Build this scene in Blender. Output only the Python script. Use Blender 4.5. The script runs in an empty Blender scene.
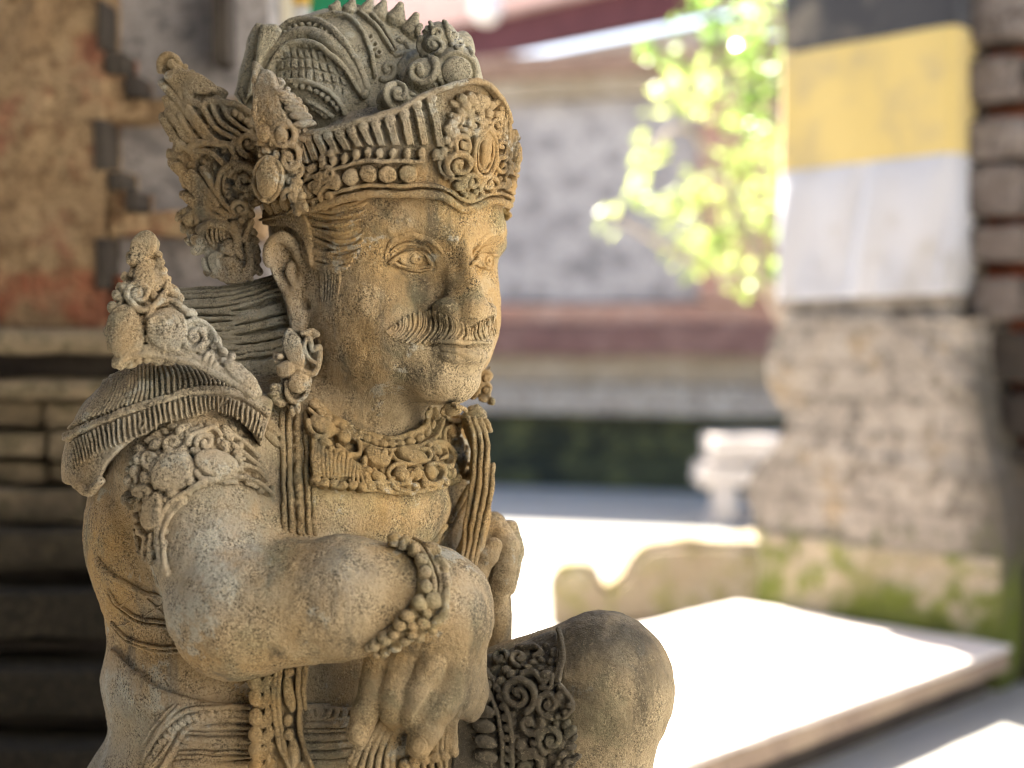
import bpy, bmesh, math, random
import numpy as np
import openvdb
from mathutils import Vector, Matrix

# ------------------------------------------------------------------ camera, sky, sun, exposure
SC = bpy.context.scene
COL = SC.collection
FPX = 1422.0                     # focal length in pixels of the 1024 px wide frame
CAM_Z = 1.0
PITCH = math.atan(54.0 / FPX)    # horizon at row 330
D0 = 1.1376                      # metres from the lens to the statue's reference plane
U = D0 / FPX                     # one modelling unit (one pixel there) in metres

cam_d = bpy.data.cameras.new("camera")
cam = bpy.data.objects.new("camera", cam_d)
COL.objects.link(cam)
cam.location = (0, 0, CAM_Z)
cam.rotation_euler = (math.pi / 2 - PITCH, 0, 0)
cam_d.sensor_width = 36.0
cam_d.lens = 36.0 * FPX / 1024.0
cam_d.clip_start = 0.05
cam_d.clip_end = 500
cam_d.dof.use_dof = True
cam_d.dof.focus_distance = D0 - 0.065
cam_d.dof.aperture_fstop = 2.9
SC.camera = cam

SUN_VEC = Vector((-0.30, 0.58, 0.82)).normalized()
SUN_EL = math.asin(SUN_VEC.z)
SUN_AZ = math.atan2(SUN_VEC.x, SUN_VEC.y)
world = bpy.data.worlds.new("World")
SC.world = world
world.use_nodes = True
wn = world.node_tree
sky = wn.nodes.new("ShaderNodeTexSky")
sky.sky_type = 'NISHITA'
sky.sun_disc = False
sky.sun_elevation = SUN_EL
sky.sun_rotation = SUN_AZ
sky.air_density = 1.0
sky.dust_density = 2.5
wn.links.new(sky.outputs[0], wn.nodes["Background"].inputs[0])
wn.nodes["Background"].inputs[1].default_value = 0.06

sun_d = bpy.data.lights.new("sun", 'SUN')
sun_d.energy = 5.0
sun_d.angle = math.radians(0.5)
sun_d.color = (1.0, 0.93, 0.82)
sun = bpy.data.objects.new("sun", sun_d)
COL.objects.link(sun)
sun.location = (-3, 5, 9)
sun.rotation_euler = (-SUN_VEC).to_track_quat('-Z', 'Y').to_euler()

vs = SC.view_settings
vs.view_transform = 'Standard'
vs.look = 'None'
vs.exposure = 3.05
vs.gamma = 1.0
SC.render.engine = 'CYCLES'
SC.cycles.use_denoising = True
SC.cycles.filter_width = 1.0
SC.cycles.max_bounces = 6
SC.cycles.diffuse_bounces = 4
SC.cycles.use_adaptive_sampling = True
SC.cycles.adaptive_threshold = 0.02

# ------------------------------------------------------------------ naming helpers
def tag(o, label, cat, group=None, kind=None):
    o["label"] = label
    o["category"] = cat
    if group: o["group"] = group
    if kind: o["kind"] = kind
    return o

def structure(o, label=None, cat=None):
    o["kind"] = "structure"
    if label: o["label"] = label
    if cat: o["category"] = cat
    return o

def empty(name, loc, rz=0.0):
    o = bpy.data.objects.new(name, None)
    COL.objects.link(o)
    o.location = loc
    o.rotation_euler = (0, 0, rz)
    o.empty_display_size = 0.05
    return o

def mesh_obj(name, verts, faces, mat, parent=None, smooth=False, loc=None):
    me = bpy.data.meshes.new(name)
    me.from_pydata(verts, [], faces)
    me.update()
    if smooth:
        me.polygons.foreach_set("use_smooth", np.ones(len(me.polygons), dtype=bool))
    if mat: me.materials.append(mat)
    o = bpy.data.objects.new(name, me)
    COL.objects.link(o)
    if loc is not None: o.location = loc
    if parent: o.parent = parent
    return o

# ------------------------------------------------------------------ node helpers
class NT:
    def __init__(s, name):
        s.m = bpy.data.materials.new(name)
        s.m.use_nodes = True
        s.t = s.m.node_tree
        s.b = s.t.nodes["Principled BSDF"]
        s.b.inputs["Roughness"].default_value = 0.9
        s.b.inputs["Specular IOR Level"].default_value = 0.25
        s.co = s.t.nodes.new("ShaderNodeTexCoord").outputs["Object"]
    def n(s, typ, **kw):
        nd = s.t.nodes.new(typ)
        for k, v in kw.items(): setattr(nd, k, v)
        return nd
    def put(s, sock, v):
        if isinstance(v, bpy.types.NodeSocket): s.t.links.new(v, sock)
        elif isinstance(v, (tuple, list)) and len(v) == 3 and sock.type == 'RGBA': sock.default_value = (*v, 1)
        else: sock.default_value = v
    def noise(s, scale, detail=4, rough=0.6, stretch=None, dist=0.0):
        nd = s.n("ShaderNodeTexNoise")
        co = s.co
        if stretch:
            mp = s.n("ShaderNodeMapping"); mp.inputs["Scale"].default_value = stretch
            s.t.links.new(co, mp.inputs["Vector"]); co = mp.outputs[0]
        s.t.links.new(co, nd.inputs["Vector"])
        nd.inputs["Scale"].default_value = scale
        nd.inputs["Detail"].default_value = detail
        nd.inputs["Roughness"].default_value = rough
        nd.inputs["Distortion"].default_value = dist
        return nd.outputs[0]
    def step(s, x, lo, hi, a=0.0, b=1.0):
        nd = s.n("ShaderNodeMapRange"); nd.interpolation_type = 'SMOOTHSTEP'
        s.put(nd.inputs[0], x)
        for i, v in enumerate((lo, hi, a, b)): s.put(nd.inputs[1 + i], v)
        return nd.outputs[0]
    def math(s, op, a, b=0.0):
        nd = s.n("ShaderNodeMath", operation=op)
        s.put(nd.inputs[0], a); s.put(nd.inputs[1], b)
        return nd.outputs[0]
    def mix(s, f, a, b, mode='MIX'):
        nd = s.n("ShaderNodeMix", data_type='RGBA', blend_type=mode)
        s.put(nd.inputs[0], f); s.put(nd.inputs[6], a); s.put(nd.inputs[7], b)
        return nd.outputs[2]
    def attr(s, name):
        nd = s.n("ShaderNodeAttribute", attribute_name=name)
        return nd.outputs["Fac"]
    def sep(s):
        nd = s.n("ShaderNodeSeparateXYZ"); s.t.links.new(s.co, nd.inputs[0]); return nd.outputs
    def col(s, c): s.put(s.b.inputs["Base Color"], c)
    def bump(s, h, strength=0.5, dist=0.01):
        nd = s.n("ShaderNodeBump")
        nd.inputs["Strength"].default_value = strength
        nd.inputs["Distance"].default_value = dist
        s.put(nd.inputs["Height"], h)
        prev = s.b.inputs["Normal"].links
        if prev: s.t.links.new(prev[0].from_socket, nd.inputs["Normal"])
        s.t.links.new(nd.outputs[0], s.b.inputs["Normal"])

def carved_stone(name, warm=(0.36, 0.28, 0.165), ochre=(0.38, 0.25, 0.105), grey=(0.36, 0.345, 0.30),
                 dark=(0.055, 0.045, 0.030), base_grey=0.0, grain=1.0):
    k = NT(name)
    lo = k.noise(9, 3, 0.55); mid = k.noise(38, 5, 0.65); blot = k.noise(20, 5, 0.7)
    fine = k.noise(500, 3, 0.7); pit = k.noise(900, 2, 0.6); patch = k.noise(55, 3, 0.6)
    c = k.mix(k.step(lo, 0.40, 0.62), warm, ochre)
    c = k.mix(k.math('MULTIPLY', k.step(mid, 0.50, 0.68), 0.55), c, (0.47, 0.38, 0.225))
    c = k.mix(k.math('MULTIPLY', k.step(blot, 0.53, 0.66), 0.5), c, (0.12, 0.085, 0.04))
    c = k.mix(k.math('MULTIPLY', k.attr("gold"), k.step(mid, 0.36, 0.6, 0.5, 1.0)), c, (0.42, 0.235, 0.055))
    strk = k.noise(29, 4, 0.65, stretch=(1, 1, 0.16))
    c = k.mix(k.math('MULTIPLY', k.step(strk, 0.53, 0.68), 0.75), c, (0.055, 0.047, 0.030))
    oliv = k.noise(14, 4, 0.65)
    c = k.mix(k.math('MULTIPLY', k.step(oliv, 0.52, 0.66), 0.55), c, (0.15, 0.148, 0.085))
    g = k.math('ADD', k.attr("grey"), base_grey)
    g = k.math('MULTIPLY', g, k.step(k.math('ADD', mid, k.math('MULTIPLY', fine, 0.6)), 0.55, 0.95, 0.45, 1.0))
    c = k.mix(g, c, grey)
    c = k.mix(k.math('MULTIPLY', k.attr("moss"), k.step(mid, 0.40, 0.62, 0.15, 0.9)), c, (0.10, 0.115, 0.04))
    lich = k.math('ADD', k.noise(19, 6, 0.72), k.math('MULTIPLY', k.attr("grey"), 0.10))
    c = k.mix(k.step(lich, 0.60, 0.65, 0.0, 0.6), c, (0.43, 0.42, 0.35))
    geo = k.n("ShaderNodeNewGeometry")
    c = k.mix(k.math('MULTIPLY', k.step(geo.outputs["Pointiness"], 0.52, 0.60, 0.0, 0.42), k.step(mid, 0.38, 0.55, 0.4, 1.0)), c, (0.52, 0.45, 0.31))  # worn pale edges by curvature, also brightened for carving contrast
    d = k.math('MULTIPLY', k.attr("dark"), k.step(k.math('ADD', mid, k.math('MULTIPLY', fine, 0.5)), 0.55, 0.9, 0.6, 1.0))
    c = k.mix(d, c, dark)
    gp = k.math('MULTIPLY', k.step(patch, 0.35, 0.65, 0.2, 1.0), k.math('SUBTRACT', 1.0, k.math('MULTIPLY', d, 0.75)))
    c = k.mix(k.math('MULTIPLY', k.step(fine, 0.53, 0.68, 0.0, 0.6 * grain), gp), c, (0.56, 0.46, 0.28))
    c = k.mix(k.math('MULTIPLY', k.step(fine, 0.50, 0.36, 0.0, 0.85 * grain), gp), c, dark)
    c = k.mix(k.math('MULTIPLY', k.step(pit, 0.46, 0.34, 0.0, 0.85 * grain), gp), c, (0.028, 0.022, 0.015))
    k.col(c)
    k.bump(k.math('ADD', k.math('MULTIPLY', mid, 0.8), k.noise(170, 4, 0.6)), 0.4, 0.004)
    k.bump(k.math('ADD', fine, pit), 0.8 * grain, 0.0010)
    return k.m

def rough_stone(name, cols, scale=3.0, bump=0.5, bdist=0.03, stain_shade=None, extra=None, brick=None):
    k = NT(name)
    n1 = k.noise(scale, 5, 0.6); n2 = k.noise(scale * 4.3, 5, 0.65); n3 = k.noise(scale * 17, 4, 0.6)
    c = k.mix(k.step(n1, 0.36, 0.62), cols[0], cols[1])
    if len(cols) > 2: c = k.mix(k.step(n2, 0.48, 0.62), c, cols[2])
    if len(cols) > 3: c = k.mix(k.step(k.math('ADD', n1, k.math('MULTIPLY', n2, 0.6)), 0.86, 1.0), c, cols[3])
    if extra: c = extra(k, c, n1, n2, n3)
    c = k.mix(k.step(n3, 0.35, 0.5, 0.45, 0.0), c, tuple(x * 0.4 for x in cols[0]))
    k.col(c)
    k.bump(k.math('ADD', n2, k.math('MULTIPLY', n3, 0.5)), bump, bdist)
    return k.m

# ------------------------------------------------------------------ where a pixel's ray meets the place
Fw = np.array([0, math.cos(PITCH), -math.sin(PITCH)])
Up = np.array([0, math.sin(PITCH), math.cos(PITCH)])
Rt = np.array([1.0, 0, 0])
C0 = np.array([0, 0, CAM_Z])
def ray(px, py):
    return Fw + Rt * (px - 512) / FPX + Up * (384 - py) / FPX
def on_z(px, py, z):
    d = ray(px, py); return C0 + d * (z - CAM_Z) / d[2]
def on_y(px, py, y):
    d = ray(px, py); return C0 + d * y / d[1]
def on_plane(px, py, p, nrm):
    d = ray(px, py); nrm = np.array(nrm); return C0 + d * (np.dot(np.array(p) - C0, nrm) / np.dot(d, nrm))
# ------------------------------------------------------------------ mesh builders for the surroundings
class MB:
    """collects boxes and prisms (in a frame of its own) and links them as ONE mesh"""
    def __init__(s, org=(0, 0, 0), ex=(1, 0, 0), ey=(0, 1, 0)):
        s.o = np.array(org, float); s.ex = np.array(ex, float); s.ey = np.array(ey, float)
        s.bm = bmesh.new()
    def P(s, x, y, z): return s.o + s.ex * x + s.ey * y + np.array([0, 0, z])
    def box(s, x0, x1, y0, y1, z0, z1, bev=0.0):
        vs_ = [s.bm.verts.new(s.P(x, y, z)) for z in (z0, z1) for (x, y) in ((x0, y0), (x1, y0), (x1, y1), (x0, y1))]
        fs = [(3, 2, 1, 0), (4, 5, 6, 7), (0, 1, 5, 4), (1, 2, 6, 5), (2, 3, 7, 6), (3, 0, 4, 7)]
        fl = [s.bm.faces.new([vs_[i] for i in f]) for f in fs]
        if bev > 0:
            ed = list({e for f in fl for e in f.edges})
            bmesh.ops.bevel(s.bm, geom=ed, offset=bev, segments=2, affect='EDGES', profile=0.6)
    def prism(s, pts, y0, y1, bev=0.0):
        """outline in (x, z), extruded from y0 to y1"""
        a = [s.bm.verts.new(s.P(x, y0, z)) for x, z in pts]
        b = [s.bm.verts.new(s.P(x, y1, z)) for x, z in pts]
        n = len(pts)
        fl = [s.bm.faces.new(a[::-1]), s.bm.faces.new(b)]
        for i in range(n):
            fl.append(s.bm.faces.new([a[i], a[(i + 1) % n], b[(i + 1) % n], b[i]]))
        bmesh.ops.recalc_face_normals(s.bm, faces=fl)
        if bev > 0:
            ed = list(set(fl[0].edges) | set(fl[1].edges))
            bmesh.ops.bevel(s.bm, geom=ed, offset=bev, segments=2, affect='EDGES')
    def build(s, name, mat, parent=None, smooth=False, rough=0.0, cut=0.0, seed=1, rel=(0, 0, 0)):
        bm = s.bm
        if cut > 0:
            for _ in range(6):
                ed = [e for e in bm.edges if e.calc_length() > cut]
                if not ed: break
                bmesh.ops.subdivide_edges(bm, edges=ed, cuts=1, use_grid_fill=True)
            bmesh.ops.triangulate(bm, faces=[f for f in bm.faces if len(f.verts) > 4])
        if rough > 0:
            from mathutils import noise as mn
            bmesh.ops.remove_doubles(bm, verts=bm.verts, dist=1e-5)
            bm.normal_update()
            mv = []
            for v in bm.verts:
                q = v.co * 9 + Vector((seed * 7.3, seed * 1.7, 0))
                mv.append(v.normal * rough * (mn.fractal(q, 0.8, 2.2, 4) - 0.1))
            for v, d in zip(bm.verts, mv): v.co += d
        r = Vector(rel)
        for v in bm.verts: v.co -= r
        me = bpy.data.meshes.new(name); bm.to_mesh(me); bm.free()
        if smooth: me.polygons.foreach_set("use_smooth", np.ones(len(me.polygons), dtype=bool))
        me.materials.append(mat)
        o = bpy.data.objects.new(name, me); COL.objects.link(o)
        if parent: o.parent = parent
        return o

def smooth_line(pts, n=6, closed=False):
    """Catmull-Rom through the points"""
    P = [np.array(p, float) for p in pts]
    m = len(P); out = []
    for i in range(m if closed else m - 1):
        if closed: a, b, c, d = P[i - 1], P[i], P[(i + 1) % m], P[(i + 2) % m]
        else: a, b, c, d = P[max(i - 1, 0)], P[i], P[i + 1], P[min(i + 2, m - 1)]
        for k in range(n):
            t = k / n
            out.append(0.5 * ((2 * b) + (-a + c) * t + (2 * a - 5 * b + 4 * c - d) * t * t + (-a + 3 * b - 3 * c + d) * t ** 3))
    if not closed: out.append(P[-1])
    return np.array(out)

# ------------------------------------------------------------------ materials of the place
k = NT("courtyard paving")
n1 = k.noise(0.8, 5, 0.6); n2 = k.noise(7, 5, 0.65)
k.col(k.mix(k.step(n2, 0.35, 0.65), k.mix(k.step(n1, 0.35, 0.65), (0.27, 0.26, 0.245), (0.33, 0.32, 0.295)), (0.30, 0.285, 0.25)))
k.bump(n2, 0.3, 0.01)
M_ground = k.m
M_slab = rough_stone("pale slab", [(0.50, 0.44, 0.40), (0.55, 0.49, 0.44), (0.46, 0.40, 0.36)], 4, 0.2, 0.005)
M_bounce = rough_stone("bounce wall plaster", [(0.60, 0.575, 0.54), (0.65, 0.62, 0.58)], 3, 0.2, 0.01)  # pale surface of the added bounce wall
M_slab_edge = rough_stone("slab edge", [(0.22, 0.16, 0.12), (0.28, 0.21, 0.15)], 6, 0.5, 0.01)

def courses(k, c, n1, n2, n3):
    mp = k.n("ShaderNodeMapping"); mp.vector_type = 'TEXTURE'
    mp.inputs["Rotation"].default_value = (math.pi / 2, 0, math.radians(-44))
    ad = k.n("ShaderNodeVectorMath", operation='ADD'); k.t.links.new(k.co, ad.inputs[0])
    nz = k.n("ShaderNodeTexNoise"); nz.inputs["Scale"].default_value = 7; k.t.links.new(k.co, nz.inputs["Vector"])
    sc = k.n("ShaderNodeVectorMath", operation='SCALE'); k.t.links.new(nz.outputs["Color"], sc.inputs[0]); sc.inputs["Scale"].default_value = 0.035
    k.t.links.new(sc.outputs[0], ad.inputs[1]); k.t.links.new(ad.outputs[0], mp.inputs["Vector"])
    bk = k.n("ShaderNodeTexBrick"); k.t.links.new(mp.outputs[0], bk.inputs["Vector"])
    for nm, v in (("Scale", 1.0), ("Mortar Size", 0.009), ("Mortar Smooth", 0.4), ("Brick Width", 0.19), ("Row Height", 0.085)): bk.inputs[nm].default_value = v
    bk.inputs["Color1"].default_value = (0.75, 0.75, 0.75, 1); bk.inputs["Color2"].default_value = (1, 1, 1, 1); bk.inputs["Mortar"].default_value = (0.28, 0.25, 0.22, 1)
    c = k.mix(0.4, c, bk.outputs["Color"], 'MULTIPLY')
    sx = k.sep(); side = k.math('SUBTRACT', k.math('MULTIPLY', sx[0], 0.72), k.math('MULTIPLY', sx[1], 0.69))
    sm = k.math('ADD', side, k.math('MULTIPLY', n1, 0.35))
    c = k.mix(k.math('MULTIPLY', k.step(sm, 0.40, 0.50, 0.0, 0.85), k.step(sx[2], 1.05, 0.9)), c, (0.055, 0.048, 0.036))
    k.bump(bk.outputs["Fac"], -0.5, 0.01)
    return mossy(k, c, n1, n2, n3)
def mossy(k, c, n1, n2, n3):
    z = k.sep()[2]
    f = k.math('ADD', k.math('ADD', z, k.math('MULTIPLY', n2, -0.45)), k.math('MULTIPLY', n1, 0.55))
    c = k.mix(k.step(f, 0.56, 0.34, 0.0, 0.95), c, (0.10, 0.125, 0.014))
    c = k.mix(k.math('MULTIPLY', k.step(f, 0.42, 0.22), k.step(n1, 0.45, 0.6)), c, (0.05, 0.06, 0.02))
    return c
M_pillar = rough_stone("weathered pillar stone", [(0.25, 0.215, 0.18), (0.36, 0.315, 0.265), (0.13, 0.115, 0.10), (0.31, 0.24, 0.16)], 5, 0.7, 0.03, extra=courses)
M_base = rough_stone("mossy pillar foot", [(0.30, 0.24, 0.16), (0.36, 0.30, 0.22), (0.16, 0.16, 0.06), (0.19, 0.20, 0.045)], 4, 0.8, 0.04, extra=mossy)
M_notch = rough_stone("grey carved blocks", [(0.25, 0.225, 0.215), (0.30, 0.275, 0.26), (0.18, 0.165, 0.16)], 7, 0.5, 0.01)
M_block = rough_stone("brown weathered blocks", [(0.13, 0.105, 0.09), (0.19, 0.16, 0.14), (0.08, 0.065, 0.055)], 7, 0.6, 0.015)
def reds(k, c, n1, n2, n3):
    z = k.sep()[2]; x = k.sep()[0]
    f = k.math('ADD', n1, k.math('MULTIPLY', n2, 0.35))
    zb_ = k.math('MULTIPLY', k.step(z, 0.98, 1.02), k.step(z, 1.10, 1.06))
    xb_ = k.step(x, -0.16, -0.24)
    f = k.math('ADD', f, k.math('ADD', k.math('MULTIPLY', zb_, 0.12), k.math('MULTIPLY', xb_, 0.07)))
    c = k.mix(k.step(f, 0.66, 0.86, 0.0, 0.85), c, (0.24, 0.07, 0.035))
    c = k.mix(k.step(n3, 0.53, 0.66, 0.0, 0.75), c, (0.10, 0.06, 0.03))
    return c
M_tan = rough_stone("worn tan plaster over brick", [(0.26, 0.17, 0.09), (0.35, 0.25, 0.14), (0.16, 0.10, 0.05), (0.38, 0.29, 0.19)], 7, 0.7, 0.02, extra=reds)
M_red = rough_stone("red brick", [(0.30, 0.075, 0.035), (0.36, 0.12, 0.06), (0.22, 0.06, 0.03)], 8, 0.6, 0.02)
M_darkrev = rough_stone("dark stone and shade", [(0.035, 0.028, 0.024), (0.055, 0.045, 0.035)], 8, 0.5, 0.01)  # near-black stone, also painting shade in the wall niches
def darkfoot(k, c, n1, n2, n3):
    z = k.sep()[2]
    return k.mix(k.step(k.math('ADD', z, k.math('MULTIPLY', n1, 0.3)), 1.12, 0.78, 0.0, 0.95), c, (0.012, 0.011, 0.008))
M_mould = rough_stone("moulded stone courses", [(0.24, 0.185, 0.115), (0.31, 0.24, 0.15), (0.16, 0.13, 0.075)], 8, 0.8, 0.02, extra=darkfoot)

# ------------------------------------------------------------------ ground
g = MB(); g.box(-60, 60, -20, 120, -0.3, 0.0)
structure(g.build("courtyard_ground", M_ground), "pale sunlit courtyard paving between the gate and the far wall", "ground")

# ------------------------------------------------------------------ frame of the gate: e1 runs along its face, e2 goes into it
SLAB_Z = 0.30
A = on_z(737, 601, SLAB_Z); B = on_z(1013, 645, SLAB_Z)
e1 = (B - A) / np.linalg.norm(B - A); e2 = np.array([-e1[1], e1[0], 0.0])     # e2 away from the lens
LAB = float(np.linalg.norm(B - A))
e3 = -e2

# low stone platform under the slab and the gate
m = MB((A[0], A[1], 0), e1, e2); m.box(0.10, 6.0, -6.0, 2.5, 0.0, SLAB_Z - 0.115, 0.01)
structure(m.build("platform_floor", M_ground), "low sunlit stone platform beside the slab", "platform")
# stone slab, its far short side is AB
s = MB(A, e1, e2)
s.box(0, LAB, -2.6, 0, SLAB_Z - 0.055, SLAB_Z, 0.008)
for v in s.bm.verts: v.co.z -= 0
root = empty("stone_slab", tuple(A - e2 * 1.2 + np.array([0, 0, -A[2]])))
def place(mb, name, mat, parent, **kw):
    return mb.build(name, mat, parent, rel=tuple(parent.location), **kw)
s.o = np.array([A[0], A[1], 0.0])
s.bm.free(); s.bm = bmesh.new()
s.box(0, LAB, -2.6, 0, SLAB_Z - 0.014, SLAB_Z, 0.005)
place(s, "slab_top", M_slab, root, rough=0.003, cut=0.12)
s = MB((A[0], A[1], 0), e1, e2); s.box(0.004, LAB - 0.006, -2.6, -0.004, SLAB_Z - 0.055, SLAB_Z - 0.016, 0.003)
place(s, "slab_body", M_slab_edge, root, rough=0.003, cut=0.12)
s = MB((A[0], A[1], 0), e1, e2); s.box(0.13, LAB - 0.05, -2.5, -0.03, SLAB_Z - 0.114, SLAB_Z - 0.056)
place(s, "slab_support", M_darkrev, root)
tag(root, "broad pale stone slab in full sun beside the kneeling statue", "stone slab")

# ------------------------------------------------------------------ gate pillar on the right
pf = np.array([A[0], A[1], 0]) + e2 * 0.05           # a point on the shaft's front plane
def su(px, py, back=0.05):                            # run along e1 and height for a pixel on that plane
    p = on_plane(px, py, np.array([A[0], A[1], 0]) + e2 * back, e2)
    return float(np.dot(p - np.array([A[0], A[1], 0]), e1)), float(p[2])
u0 = su(785, 230)[0]; u1 = su(952, 230)[0]
pil = empty("gate_pillar", tuple(np.array([A[0], A[1], 0]) + e1 * (u0 + u1) / 2 + e2 * 0.2))
m = MB((A[0], A[1], 0), e1, e2)
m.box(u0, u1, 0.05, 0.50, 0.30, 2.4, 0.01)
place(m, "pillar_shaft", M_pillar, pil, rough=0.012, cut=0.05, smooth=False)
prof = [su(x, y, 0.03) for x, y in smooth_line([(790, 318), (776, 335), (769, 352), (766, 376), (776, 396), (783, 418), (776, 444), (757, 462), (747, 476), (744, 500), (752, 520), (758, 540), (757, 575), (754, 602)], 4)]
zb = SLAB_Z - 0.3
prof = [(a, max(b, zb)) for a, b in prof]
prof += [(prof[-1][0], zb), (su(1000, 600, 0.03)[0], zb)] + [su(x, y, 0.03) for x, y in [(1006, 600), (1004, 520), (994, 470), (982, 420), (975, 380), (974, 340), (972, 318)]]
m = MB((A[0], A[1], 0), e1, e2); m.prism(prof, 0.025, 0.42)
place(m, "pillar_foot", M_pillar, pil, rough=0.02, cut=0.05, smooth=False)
m = MB((A[0], A[1], 0), e1, e2)
fu0 = su(757, 560, 0.01)[0]; fu1 = su(998, 560, 0.01)[0]
m.box(fu0, fu1, 0.012, 0.40, 0.0, su(880, 545, 0.01)[1], 0.015)
place(m, "pillar_plinth", M_base, pil, rough=0.012, cut=0.05, smooth=False)
tag(pil, "weathered stone gate pillar on the right with a mossy foot", "pillar", kind="thing")

# wing wall right of the pillar: red brick with stepped grey blocks
wing = empty("gate_wing_wall", tuple(np.array([A[0], A[1], 0]) + e1 * (u1 + 0.6) + e2 * 0.3))
m = MB((A[0], A[1], 0), e1, e2); m.box(u1 - 0.02, u1 + 0.5, 0.22, 0.55, 0, 2.4)
place(m, "brick_core", M_red, wing, rough=0.015, cut=0.08)
for j, (ya, yb) in enumerate([(-60, -25), (-15, 40), (62, 102), (122, 158), (170, 215), (228, 262), (278, 318)]):
    x0, z1_ = su(978, ya, 0.15); x1, z0_ = su(1016 + (j % 2) * 8, yb, 0.15)
    m = MB((A[0], A[1], 0), e1, e2)
    m.box(x0, x1 + 0.02, 0.10, 0.25, z0_, z1_, 0.012)
    m.box(x1 + 0.022, x1 + 0.09, 0.14, 0.25, z0_ + 0.03, z1_ - 0.005, 0.01)
    place(m, "stepped_block", M_block, wing, rough=0.01, cut=0.06)
for (ya, yb, xr) in [(330, 385, 1060), (392, 440, 1080), (446, 470, 1100), (560, 700, 1120)]:
    x0, z1_ = su(980, ya, 0.12); x1, z0_ = su(xr, yb, 0.12)
    m = MB((A[0], A[1], 0), e1, e2); m.box(u1, x1, 0.13, 0.3, max(z0_, 0), z1_, 0.012)
    place(m, "wing_foot", M_darkrev, wing, rough=0.015, cut=0.06)
tag(wing, "red brick wing wall with grey stepped blocks right of the pillar", "wall", kind="thing")

# cloth tied round the pillar: black, yellow and white
def cloth_mat():
    k = NT("temple cloth")
    band = k.attr("band")
    wv = k.noise(300, 2, 0.5); lo = k.noise(6, 4, 0.6)
    c = k.mix(k.step(band, 0.48, 0.52), (0.045, 0.045, 0.05), (0.62, 0.48, 0.18))
    c = k.mix(k.step(band, 1.48, 1.52), c, (0.50, 0.50, 0.53))
    c = k.mix(k.step(lo, 0.48, 0.68, 0.0, 0.45), c, (0.30, 0.26, 0.20))
    k.col(c); k.bump(wv, 0.2, 0.001)
    k.b.inputs["Sheen Weight"].default_value = 0.3
    tr = k.n("ShaderNodeBsdfTranslucent"); k.put(tr.inputs[0], c)
    mx = k.n("ShaderNodeMixShader"); mx.inputs[0].default_value = 0.25
    k.t.links.new(k.b.outputs[0], mx.inputs[1]); k.t.links.new(tr.outputs[0], mx.inputs[2])
    k.t.links.new(mx.outputs[0], k.t.nodes["Material Output"].inputs[0])
    return k.m
zt = 2.2
z_by, z_yw, z_w = su(785, 53)[1], su(785, 170)[1], su(785, 301)[1]
zr_by, zr_yw, zr_w = su(955, 27)[1], su(955, 153)[1], su(955, 294)[1]
def make_cloth():
    verts, faces, band = [], [], []
    NU, NV = 110, 120
    uu = np.linspace(-0.10, (u1 - u0) + 0.10, NU)
    hw = u1 - u0
    rng = random.Random(4)
    ph = [rng.uniform(0, 6.28) for _ in range(8)]
    for j in range(NV):
        v = j / (NV - 1)
        for i, uq in enumerate(uu):
            t = min(max(uq / hw, 0), 1)
            zw = z_w + (zr_w - z_w) * t; zyw = z_yw + (zr_yw - z_yw) * t; zby = z_by + (zr_by - z_by) * t
            z = zt + (zw - zt) * v
            bnd = 0.0 if z > zby else (1.0 if z > zyw else 2.0)
            d = 0.012 + 0.006 * math.sin(uq * 9 + ph[0] + z * 2) + 0.004 * math.sin(uq * 23 + z * 6 + ph[1])
            if bnd == 2.0:
                q = (zyw - z) / (zyw - zw)
                d += 0.045 * math.sqrt(q) * (1 - 0.55 * q) * abs(math.sin(uq * 13 + 2.2 * q + 0.9 * math.sin(uq * 27))) ** 1.5
            if bnd >= 1.0 and z < zby: d += 0.004
            if bnd == 2.0: d -= 0.003
            if uq < 0 or uq > hw: d = 0.010 + (d - 0.010) * 0.2
            if uq < 0: x, y = u0 - d, 0.05 - uq - d
            elif uq > hw: x, y = u1 + d, 0.05 + (uq - hw) - d
            else: x, y = u0 + uq, 0.05 - d
            if abs(uq) < 0.02: x -= 0.0
            verts.append(tuple(np.array([A[0], A[1], 0]) + e1 * x + e2 * y + np.array([0, 0, z]) - np.array(croot)))
            band.append(bnd)
    for j in range(NV - 1):
        for i in range(NU - 1):
            a = j * NU + i
            faces.append((a, a + NU, a + NU + 1, a + 1))
    return verts, faces, band
croot = tuple(np.array([A[0], A[1], z_w]) + e1 * (u0 + u1) / 2)
v_, f_, b_ = make_cloth()
cl = mesh_obj("temple_cloth", v_, f_, cloth_mat(), None, True, croot)
at = cl.data.attributes.new("band", 'FLOAT', 'POINT'); at.data.foreach_set("value", np.array(b_, dtype=np.float32))
mod = cl.modifiers.new("thickness", 'SOLIDIFY'); mod.thickness = 0.003
tag(cl, "black, yellow and white banded cloth wrapped round the stone pillar", "cloth")

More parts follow.
